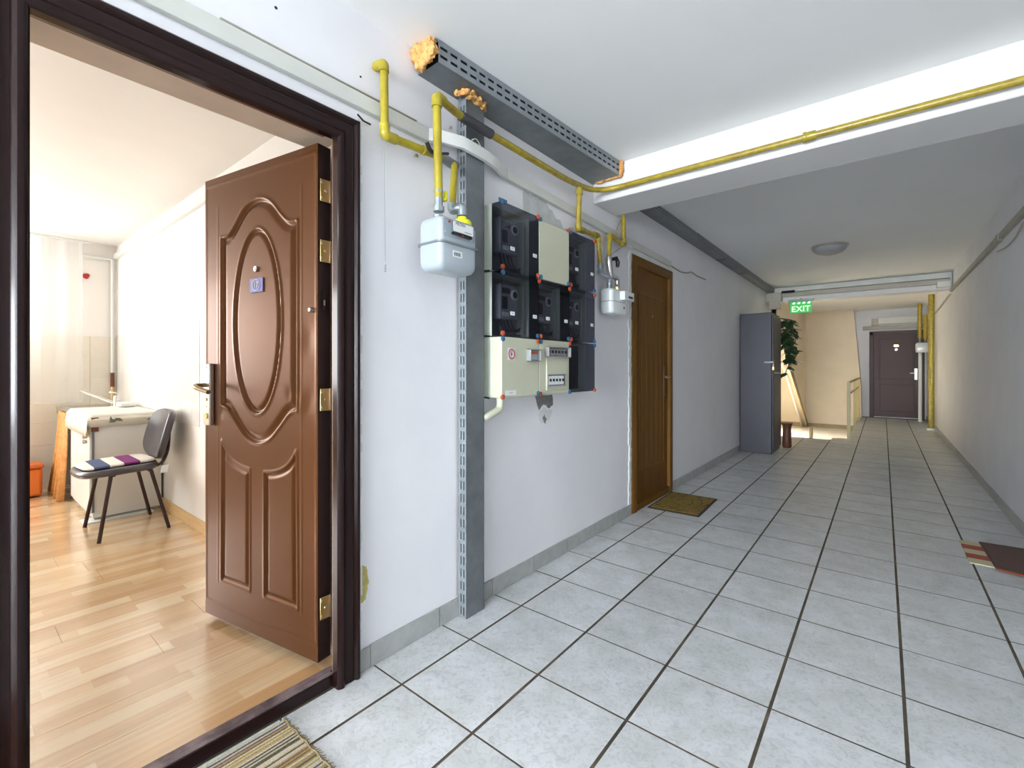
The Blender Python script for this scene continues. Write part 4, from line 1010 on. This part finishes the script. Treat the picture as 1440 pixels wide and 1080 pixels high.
# ================================================================== CEILING LAMP, EXIT SIGN
lp = thing('ceiling_lamp', (1.055, 5.98, ZC), 'round frosted ceiling lamp, switched off, in mid corridor', 'lamp')
MB().lathe([(.17, 0), (.172, -.012), (.165, -.022)], (1.055, 5.98, ZC), 'z', 36).build('lamp_base', M['satin'], lp, smooth=True)
MB().lathe([(.160, -.022), (.150, -.045), (.12, -.072), (.07, -.09), (.02, -.096)], (1.055, 5.98, ZC), 'z', 36).build('lamp_shade', M['lampglass'], lp, smooth=True)
lp = thing('ceiling_lamp', (1.2, -1.3, ZC), 'added unseen ceiling lamp, round, frosted and lit, behind the camera', 'lamp')  # unseen second lamp, added to light the near corridor
MB().lathe([(.17, 0), (.172, -.012), (.165, -.022)], (1.2, -1.3, ZC), 'z', 36).build('lamp_base', M['satin'], lp, smooth=True)
MB().lathe([(.160, -.022), (.150, -.045), (.12, -.072), (.07, -.09), (.02, -.096)], (1.2, -1.3, ZC), 'z', 36).build('lamp_shade', mat('added_lamp_glow', (250, 250, 250), .4, emit=3), lp, smooth=True)
ex = thing('exit_sign', (.49, 8.5, 2.19), 'glowing green EXIT sign hanging under the far beam', 'sign')
MB().box(.32, .665, 8.47, 8.53, 2.165, 2.20).build('sign_housing', M['galv'], ex, bevel=.003)
MB().box(.345, .64, 8.496, 8.504, 1.985, 2.165).build('sign_panel', M['exit_green'], ex)
text('EXIT', .125, (.4925, 8.494, 2.045), (1, 0, 0), (0, 0, 1), M['exit_glow'], 'sign_text', ex, ext=.001)
ar = MB()
for k in range(4): x = .375+k*.068; ar.prism([(x, 2.13), (x+.02, 2.158), (x+.045, 2.145), (x+.03, 2.125)], 'y', 8.493, 8.495)
ar.build('sign_symbols', M['exit_glow'], ex)
MB().box(.48, .50, 8.5, 8.66, 2.20, 2.215).build('sign_bracket', M['galv'], ex)

# ================================================================== LOCKER, PLANT, URN, RAILING, MATS
lk = thing('metal_locker', (.2, 7.0, 0), 'tall narrow blue-grey metal locker against the left wall with a padlock', 'locker')
MB().box(.013, .385, 6.70, 7.30, .0, 1.835).build('locker_body', M['cab'], lk, bevel=.006)
MB().box(.386, .402, 6.715, 7.285, .05, 1.80).build('locker_door', M['cab'], lk, bevel=.003)
hs = MB().box(.30, .408, 6.694, 6.7, 1.18, 1.20).box(.402, .409, 6.70, 6.76, 1.175, 1.205).build('hasp', M['galv'], lk, bevel=.001)
MB().box(.395, .415, 6.68, 6.72, 1.09, 1.13).tube(fillet([(.405, 6.69, 1.13), (.405, 6.69, 1.17), (.405, 6.71, 1.17), (.405, 6.71, 1.13)], .01), .004, 6).build('padlock', M['gold'], hs)
MB().tube([(.402, 6.78, 1.05), (.45, 6.78, 1.05), (.45, 6.86, 1.05)], .012, 8).build('locker_handle', M['galv'], lk, smooth=True)

hp_ = thing('hanging_plant', (.26, 7.62, 1.55), 'dark green trailing plant hanging behind the metal locker', 'plant')
MB().lathe([(.05, 1.84), (.085, 1.86), (.09, 1.95), (.085, 1.96)], (.26, 7.62, -.2), 'z', 18).build('plant_pot', M['rust'], hp_, smooth=True)
stm = MB(); random.seed(11); LV = []
for k in range(6):
    x, y, z = .43+random.uniform(-.02, .07), 7.62+random.uniform(-.08, .06), 1.80; pts = [(.27, 7.62, 1.74), (.33, 7.62, 1.84)]; pts.append((x, y, z))
    L_ = random.choice((.55, .65, .75)); n = 9
    for q in range(1, n+1): pts.append((x+random.uniform(-.02, .03)+.05*math.sin(q*.6+k), y+random.uniform(-.02, .02), z+.03*(q == 1)-L_*q/n))
    stm.tube(pts, .005, 5); LV += pts[2:]
stm.build('stem', M['stem'], hp_)
MB().box(.0, .30, 7.60, 7.64, 1.615, 1.638).build('wall_bracket', M['galv'], hp_)
for (x, y, z) in LV:
    for q in range(2):
        a = random.uniform(0, 6.28); t = random.uniform(.3, 1.3); L_ = random.uniform(.08, .14); W_ = L_*.42
        d = Vector((math.cos(a), math.sin(a)*.6, -t)).normalized(); sd = d.cross(Vector((0, 0, 1))).normalized(); up = sd.cross(d)
        b = Vector((x, y, z)); vs = [b, b+d*L_*.3+sd*W_, b+d*L_*.7+sd*W_*.8, b+d*L_, b+d*L_*.7-sd*W_*.8, b+d*L_*.3-sd*W_, b+d*L_*.5-up*.012]
        me = MB().add(vs, [(0, 1, 6), (1, 2, 6), (2, 3, 6), (3, 4, 6), (4, 5, 6), (5, 0, 6)]).build('leaf', M['leafgreen'], hp_)
random.seed(21)
ur = thing('floor_vase', (.42, 7.42, 0), 'brown floor vase beside the metal locker', 'vase')
MB().lathe([(.05, 0), (.06, .02), (.055, .15), (.05, .25), (.055, .30), (.075, .34), (.07, .345)], (.455, 7.42, 0), 'z', 18).build('vase_body', M['rust'], ur, smooth=True)

rl = thing('stair_railing', (1.08, 10.5, 0), 'yellow metal railing guarding the stairwell edge', 'railing')
M['rail'] = mat('rail_cream_paint', (176, 166, 116), 0.4, var=.1, vscale=6)
for (x, y) in ((1.09, 8.78), (1.09, 12.3)): MB().box(x-.022, x+.022, y-.022, y+.022, -.002, .88).build('post', M['rail'], rl, bevel=.003)
MB().box(1.07, 1.11, 8.76, 12.85, .88, .905).build('top_rail', M['rail'], rl, bevel=.003)
MB().box(1.08, 1.10, 8.8, 12.85, .70, .715).build('mid_rail', M['rail'], rl)
MB().box(1.08, 1.10, 8.8, 12.85, .06, .075).build('bottom_rail', M['rail'], rl)
for k in range(13):
    y = 10.4+k*.19; MB().box(1.082, 1.098, y-.008, y+.008, .07, .885).build('baluster', M['rail'], rl)
sp = MB().box(.44, .50, 10.0, 10.06, ZL, .02).build('newel_stump', M['tan_strip'], bevel=.006, loc=(.47, 10.03, ZL))
tag(sp, 'short tan newel stump standing in the bright stairwell', 'post')

# far yellow riser pipes and far meter
fp_ = thing('gas_pipe', (2.18, 11.1, 0), 'vertical yellow gas riser on the right near the far door', 'pipe')
MB().cyl((2.175, 11.1, .03), (2.175, 11.1, 2.43), .042).build('pipe_run', M['yellow_worn'], fp_, smooth=True)
MB().lathe([(.06, 0), (.06, .03), (.045, .035)], (2.175, 11.1, 0), 'z', 16).build('floor_collar', M['white_pl'], fp_, smooth=True)
fp2 = thing('gas_pipe', (2.1, 12.6, 1.75), 'short dark yellow pipes feeding the distant white gas meter', 'pipe')
MB().cyl((2.09, 12.6, 1.72), (2.09, 12.6, 2.43), .035).build('pipe_run', M['yellow_worn'], fp2, smooth=True)
MB().tube(fillet([(2.175, 12.6, 2.2), (2.175, 12.6, 1.72), (2.17, 12.6, 1.70)], .02), .035, 12).build('pipe_run', M['yellow_worn'], fp2, smooth=True)
fm = thing('gas_meter', (2.12, 12.6, 1.43), 'distant white gas meter beside the far dark door', 'gas meter')
loft(MB(), [(rrect(2.03, 2.22, 12.5, 12.68, .04), 1.43), (rrect(2.02, 2.23, 12.49, 12.69, .04), 1.46), (rrect(2.02, 2.23, 12.49, 12.69, .04), 1.60), (rrect(2.04, 2.21, 12.51, 12.67, .03), 1.63)]).build('meter_shell', M['meter_white'], fm, smooth=True)
MB().cyl((2.09, 12.6, 1.62), (2.09, 12.6, 1.72), .022).cyl((2.175, 12.6, 1.62), (2.175, 12.6, 1.72), .022).build('union_nut', M['galv'], fm, smooth=True)
cn = MB().cyl((2.1, 12.72, .0), (2.1, 12.72, 1.43), .03); tag(cn.build('drain_pipe', M['white_pl'], loc=(2.1, 12.72, 0), smooth=True), 'white vertical pipe below the distant gas meter', 'pipe')

dm = thing('doormat', (.22, 3.84, 0), 'gold patterned doormat with a black edge in front of the oak door', 'doormat')
q0 = [(.035, 3.53), (.43, 3.545), (.41, 4.12), (.02, 4.11)]
MB().hexa(q0, 0, .006).build('mat_border', M['mat_black'], dm)
ctr = Vector((sum(p[0] for p in q0)/4, sum(p[1] for p in q0)/4)); q1 = [tuple(ctr+(Vector(p)-ctr)*.91) for p in q0]
MB().hexa(q1, .006, .010).build('mat_pile', M['mat_gold'], dm)
mk = MB(); random.seed(5)
for rad in (.06, .12):
    for k in range(10):
        a0 = k*.628; 
        if k % 3 == 2: continue
        mk.tube([(ctr.x+rad*1.1*math.cos(a0+t), ctr.y+rad*1.7*math.sin(a0+t), .0102) for t in np.linspace(0, .45, 5)], .0035, 5)
for k in range(26):
    a = random.uniform(0, 6.28); x = ctr.x+.17*math.copysign(min(1, abs(math.cos(a))*1.2), math.cos(a)); y = ctr.y+.245*math.copysign(min(1, abs(math.sin(a))*1.2), math.sin(a))
    b = random.uniform(0, 3.14); mk.tube([(x, y, .0102), (x+.02*math.cos(b), y+.02*math.sin(b), .0102)], .004, 5)
mk.build('mat_pattern', M['mat_mark'], dm)

rug = thing('rag_rug', (.3, 0.2, 0), 'striped woven rag rug at the sill of the open brown door', 'rug')
rb = MB(); x = .024; wdt = .0062
while x < .62:
    n = 40; y0, y1 = -.75, .672
    k0 = x
    vs = []; 
    for i in range(n+1):
        y = y0+(y1-y0)*i/n; dz = .0012*noise.noise(Vector((x*40, y*25, 0)))
        for (dx, z) in ((0, .002), (.0015, .0070), (.0031, .0085), (.0047, .0070), (.0062, .002)): vs.append((x+dx, y, z+dz if z > .003 else z))
    fs = [(i*5+k, i*5+k+1, (i+1)*5+k+1, (i+1)*5+k) for i in range(n) for k in range(4)]
    rb.add(vs, fs); x += wdt
rb.box(.024, .62, -.75, .672, 0.0005, .0025)
rb.build('rug_weave', M['ragrug'], rug)
fg = MB(); random.seed(3)
fg.tube([(.024+k*.02, .675+.003*math.sin(k*2), .005) for k in range(31)], .0035, 6)
for k in range(75):
    x = .02+k*.008; fg.tube([(x, .675, .005), (x+random.uniform(-.006, .008), .675+random.uniform(.008, .018), .002)], [.0015, .001], 4)
fg.build('rug_fringe', M['fringe'], rug)

r1 = thing('striped_mat', (2.0, 3.9, 0), 'small cream and red striped mat under the brown mat by the right wall', 'mat')
y = 3.69; strp = [('creamstripe', .09), ('redstripe', .09), ('creamstripe', .09), ('redstripe', .09), ('creamstripe', .08)]
for nm, wdt in strp:
    MB().box(1.885, 2.21, y, y+wdt, .0, .006).build('stripe', M[nm], r1); y += wdt
r2_ = thing('ribbed_mat', (2.1, 3.88, 0.006), 'dark brown ribbed mat with an orange edge lying on the striped mat', 'mat')
MB().hexa([(1.985, 3.665), (2.215, 3.60), (2.22, 4.16), (1.975, 4.145)], .0065, .012).build('mat_body', M['brown_mat'], r2_)
mb = MB()
for k in range(22): yy = 3.70+k*.02; mb.box(1.99, 2.21, yy, yy+.008, .012, .0145)
mb.build('mat_ribs', M['brown_mat'], r2_)
MB().hexa([(1.985, 3.645), (2.215, 3.58), (2.215, 3.60), (1.985, 3.665)], .0065, .011).build('mat_rim', M['mat_rim'], r2_)

# ================================================================== KITCHEN THINGS
# chair facing -y
ch = thing('visitor_chair', (-2.5, .76, ZK), 'black leatherette visitor chair with thin dark legs beside the white kitchen cabinet', 'chair')
zf = ZK; xn, xf_ = -2.28, -2.735
for X, ins in ((xn, -1), (xf_, 1)):
    fx, bx_ = X, X; tx = X+ins*.035
    f0 = Vector((X, .60, zf)); f1 = Vector((tx, .665, .44)); r1_ = Vector((tx, .865, .45)); r0 = Vector((X, .96, zf))
    pth = fillet([f0, f1, r1_, r0], .055, 8)
    cut = 5; 
    MB().tube([f0, f0+(f1-f0)*.90], .011, 10).build('leg', M['tube'], ch, smooth=True)
    MB().tube([r0, r0+(r1_-r0)*.90], .011, 10).build('leg', M['tube'], ch, smooth=True)
    MB().tube(fillet([f0+(f1-f0)*.9, f1, r1_, r0+(r1_-r0)*.9], .05, 8), .0112, 10).build('side_rail', M['tube'], ch, smooth=True)
    MB().tube(fillet([Vector((tx-ins*-.03, .78, .455)), Vector((tx+ins*.03, .93, .45)), Vector((tx+ins*.045, .975, .54)), Vector((tx+ins*.06, .985, .66))], .05, 8), .010, 10).build('backrest_upright', M['tube'], ch, smooth=True)
MB().tube([(xn-.035, .68, .43), (xf_+.035, .68, .43)], .009, 8).tube([(xn-.035, .86, .435), (xf_+.035, .86, .435)], .009, 8).build('cross_rail', M['tube'], ch, smooth=True)
def pad(cx, cy, cz, hx, hy, th, U, V, Nn, curve=0, curve2=0, e=3.2, n=40, m=8):
    """rounded pad: superellipse outline, domed; U,V in plane, Nn normal"""
    U, V, Nn = Vector(U).normalized(), Vector(V).normalized(), Vector(Nn).normalized(); c = Vector((cx, cy, cz)); vs = []; prof = []
    for i in range(m+1):
        t = math.pi*i/m; prof.append((1-.10*(1-math.sin(t))-(1 if i in (0, m) else 0)*0, -math.cos(t)*th/2))
    rings = [(0.0, -th/2)]+[(.5, -th/2)]+prof+[(.5, th/2)]+[(0.001, th/2)]
    for (k, hN) in rings:
        for q in range(n):
            a = 2*math.pi*q/n; ca, sa = math.cos(a), math.sin(a)
            x = math.copysign(abs(ca)**(2/e), ca)*hx*k; y = math.copysign(abs(sa)**(2/e), sa)*hy*k
            vs.append(c+U*x+V*y+Nn*(hN+curve*(x/hx)**2*hx+curve2*(y/hy)**2))
    L_ = len(rings); fs = [(i*n+q, i*n+(q+1) % n, (i+1)*n+(q+1) % n, (i+1)*n+q) for i in range(L_-1) for q in range(n)]
    return MB().add(vs, fs)
pad(-2.5, .72, .46, .235, .215, .045, (1, 0, 0), (0, 1, .03), (0, -.03, 1), curve2=-.008).build('seat', M['leather'], ch, smooth=True)
pad(-2.49, .975, .655, .22, .175, .045, (1, 0, 0), (0, .25, 1), (0, -1, .25), curve=.16).build('backrest', M['leather'], ch, smooth=True)
MB().obox((-2.26, .93, .44), (0, 1, 0), (0, .2, 1), (1, 0, 0), .02, .025, .001).build('paper_tag', M['label'], ch)
cu = pad(-2.49, .72, .493, .17, .19, .02, (1, .06, 0), (-.06, 1, .03), (0, -.03, 1), curve2=-.004, e=5).build('seat_cushion', M['weave'], loc=(-2.49, .72, .493), smooth=True)
tag(cu, 'knitted seat pad striped white, navy and purple on the visitor chair', 'cushion')
# cabinet
kc = thing('kitchen_cabinet', (-3.27, .85, ZK), 'white kitchen cabinet with its plain side facing the doorway, cloth on top', 'cabinet')
MB().box(-3.66, -2.86, .66, 1.06, ZK+.02, .775).build('cabinet_body', M['enamel'], kc, bevel=.004)
MB().box(-3.66, -2.87, .67, 1.05, ZK, ZK+.02).build('plinth', M['trunk_old'], kc)
MB().box(-2.862, -2.852, .655, .668, ZK+.06, .70).build('edge_strip', M['galv'], kc)
MB().box(-2.862, -2.850, .652, .69, .665, .765).build('corner_batten', M['wh_brown'], kc)
dd = MB().box(-3.64, -2.88, .645, .658, ZK+.05, .76).build('cabinet_door', M['enamel'], kc, bevel=.003)
for (x, z) in ((-2.98, .62), (-2.98, .585)): MB().lathe([(.010, 0), (.016, -.012), (.014, -.022)], (x, .645, z), 'y', 12).build('knob', M['satin'], dd, smooth=True)
MB().box(-2.95, -2.8, .60, 1.0, ZK, ZK+.006).build('floor_scrap', M['white_pl'], kc)
tc = MB()
# tablecloth: top + hanging fringe
NX, NY = 26, 20; X0, X1, Y0, Y1 = -3.74, -2.80, .585, 1.064
vs = []; 
for j in range(NY+1):
    for i in range(NX+1):
        x = X0+(X1-X0)*i/NX; y = Y0+(Y1-Y0)*j/NY; z = .782+.002*noise.noise(Vector((x*9, y*9, 0)))
        ox = max(0, x+2.86); oy = max(0, .645-y)
        dx = ox; drop = (.085*min(1, ox/.06) if ox > .004 else 0); drop2 = (.15*min(1, oy/.06) if oy > .004 else 0)
        wv = .006*math.sin(y*38)*min(1, ox/.03)+.008*math.sin(x*30)*min(1, oy/.03)
        vs.append((min(x, -2.845)+(wv if ox > 0 else 0), max(y, .628)+(-abs(wv) if oy > 0 else 0), z-max(drop, drop2)))
tc.add(vs, [(j*(NX+1)+i, j*(NX+1)+i+1, (j+1)*(NX+1)+i+1, (j+1)*(NX+1)+i) for j in range(NY) for i in range(NX)])
tcl = tc.build('tablecloth', M['cloth'], loc=(-3.27, .83, .782), smooth=True); md = tcl.modifiers.new('s', 'SOLIDIFY'); md.thickness = .002
tag(tcl, 'cream oilcloth with grey leaf print draped over the white kitchen cabinet', 'tablecloth')
lp_ = MB()
for (y, z, a) in ((.77, .735, .5), (.80, .742, 2.4), (.755, .748, 1.6), (.99, .735, .5), (1.02, .745, 2.3)):
    d = Vector((0, math.cos(a), math.sin(a)*.6)); sd = Vector((0, -d.z, d.y)); b = Vector((-2.836, y, z))
    lp_.add([b-d*.034, b+sd*.014, b+d*.036, b-sd*.014], [(0, 1, 2, 3)])
lp_.build('leaf_print', M['leafprint'], tcl)
# sink unit beyond
sk = thing('sink_unit', (-4.04, .85, ZK), 'steel kitchen sink top in the corner beyond the white cabinet', 'sink')
MB().box(KX+.012, -3.75, .64, 1.06, .745, .765).build('sink_top', M['steel'], sk, bevel=.004)
MB().box(KX+.012, -3.75, .645, .66, .70, .745).build('sink_rim', M['steel'], sk)
MB().box(-4.3, -3.85, .68, 1.0, .62, .745).build('basin', M['steel'], sk, bevel=.01)
MB().box(KX+.02, -4.36, .665, .70, ZK, .745).box(-3.82, -3.76, .665, .70, ZK, .745).box(KX+.02, -3.76, 1.03, 1.05, ZK, .745).build('sink_support', M['enamel'], sk)
fa = thing('faucet', (-4.0, 1.0, .765), 'chrome mixer tap with its lever raised over the corner sink', 'faucet')
MB().lathe([(.028, 0), (.026, .02), (.024, .05), (.028, .055), (.028, .085), (.018, .10)], (-3.93, .985, .765), 'z', 16).build('tap_body', M['chrome'], fa, smooth=True)
MB().tube([(-3.95, .97, .80), (-4.0, .88, .85), (-4.08, .76, .915)], [.012, .011, .009], 10).build('spout', M['chrome'], fa, smooth=True)
MB().tube([(-3.93, .985, .86), (-3.92, .98, .89), (-3.88, .93, .90)], [.008, .007, .006], 8).build('tap_lever', M['chrome'], fa, smooth=True)
sd_ = MB().box(-3.66, -3.50, .93, 1.04, .786, .822); tag(sd_.build('soap_dish', M['white_pl'], loc=(-3.58, .98, .785), bevel=.012), 'white soap box on the cloth in front of the tap', 'soap dish')
oc = MB(); vs = []; n = 40
for i in range(n+1):
    t = i/n; x = -4.22+(-3.675+4.22)*t; w_ = .014*math.sin(t*26)
    yt = .630+w_*.4; vs += [(x+.06*(1-t), yt, .742), (x+.04*(1-t), .625+w_*1.2-.01, .4), (x-.09*(1-t), .62+w_*1.8-.03, ZK+.006)]
oc.add(vs, [(i*3+k, i*3+k+1, (i+1)*3+k+1, (i+1)*3+k) for i in range(n) for k in range(2)])
o = oc.build('sink_curtain', M['orange_cloth'], loc=(-4.0, .6, .74), smooth=True); md = o.modifiers.new('s', 'SOLIDIFY'); md.thickness = .002
tag(o, 'orange cloth hanging as a skirt under the corner sink', 'curtain')
bn = thing('waste_bin', (-4.13, .40, ZK), 'orange plastic pedal bin against the far kitchen wall', 'bin')
MB().hexa([(-4.25, .27), (-4.02, .27), (-4.02, .52), (-4.25, .52)], ZK+.01, .27).build('bin_body', M['orange_bin'], bn, bevel=.02)
MB().box(-4.26, -4.01, .26, .53, .272, .305).build('bin_lid', M['orange_lid'], bn, bevel=.012)
MB().box(-4.02, -3.98, .33, .44, ZK+.005, ZK+.02).build('pedal', M['white_pl'], bn, bevel=.003)
kp = thing('water_pipe', (KX+.03, 1.03, .9), 'white water pipe rising in the kitchen corner and running under the ceiling', 'pipe')
MB().tube(fillet([(KX+.035, 1.035, 1.07), (KX+.035, 1.035, 2.18), (KX+.035, .2, 2.18)], .02), .013, 10).build('pipe_run', M['white_pl'], kp, smooth=True)
MB().tube([(KX+.035, 1.035, .93), (KX+.035, 1.035, 1.07)], .016, 10).build('pipe_fitting', M['wh_brown'], kp, smooth=True)
MB().tube([(KX+.035, 1.035, .77), (KX+.035, 1.035, .93)], .014, 10).build('pipe_fitting', M['gold'], kp, smooth=True)
kt = MB().box(KX, -1.3, KY1-.03, KY1, 2.19, 2.24); tag(kt.build('cable_trunking', M['white_pl'], loc=(KX, KY1, 2.19), bevel=.003), 'white trunking high on the kitchen wall behind the brown door', 'trunking')
ro = thing('wall_ornament', (KX+.01, .82, 1.95), 'small red and white ornament high on the far kitchen wall', 'ornament')
c = onx(121, 388, KX+.02)
MB().blob((KX+.02, c.y, c.z), .03, 2, .3, 30, (.4, 1, .9)).build('ornament_body', M['red_ink'], ro, smooth=True)
MB().blob((KX+.02, c.y-.045, c.z+.005), .028, 2, .2, 30, (.4, 1, .9)).build('ornament_tail', M['white_pl'], ro, smooth=True)
# net curtain
nc = MB(); vs = []; n = 110
for i in range(n+1):
    y = -2.15+(.80+2.15)*i/n; dx = .022*math.sin(i*1.05)+.01*math.sin(i*.37)
    vs += [(KX+.17+dx*.6, y, 2.27), (KX+.17+dx, y, .80)]
nc.add(vs, [(2*i, 2*i+1, 2*i+3, 2*i+2) for i in range(n)])
o = nc.build('net_curtain', M['sheer'], loc=(KX+.17, -.7, 2.27), smooth=True)
tag(o, 'sheer white net curtain hanging over the kitchen window', 'curtain')
rdn = MB().cyl((KX+.17, -2.28, 2.285), (KX+.17, .85, 2.285), .009); tag(rdn.build('curtain_rod', M['white_pl'], loc=(KX+.17, -.7, 2.275), smooth=True), 'white rod carrying the net curtain in the kitchen', 'curtain rod')
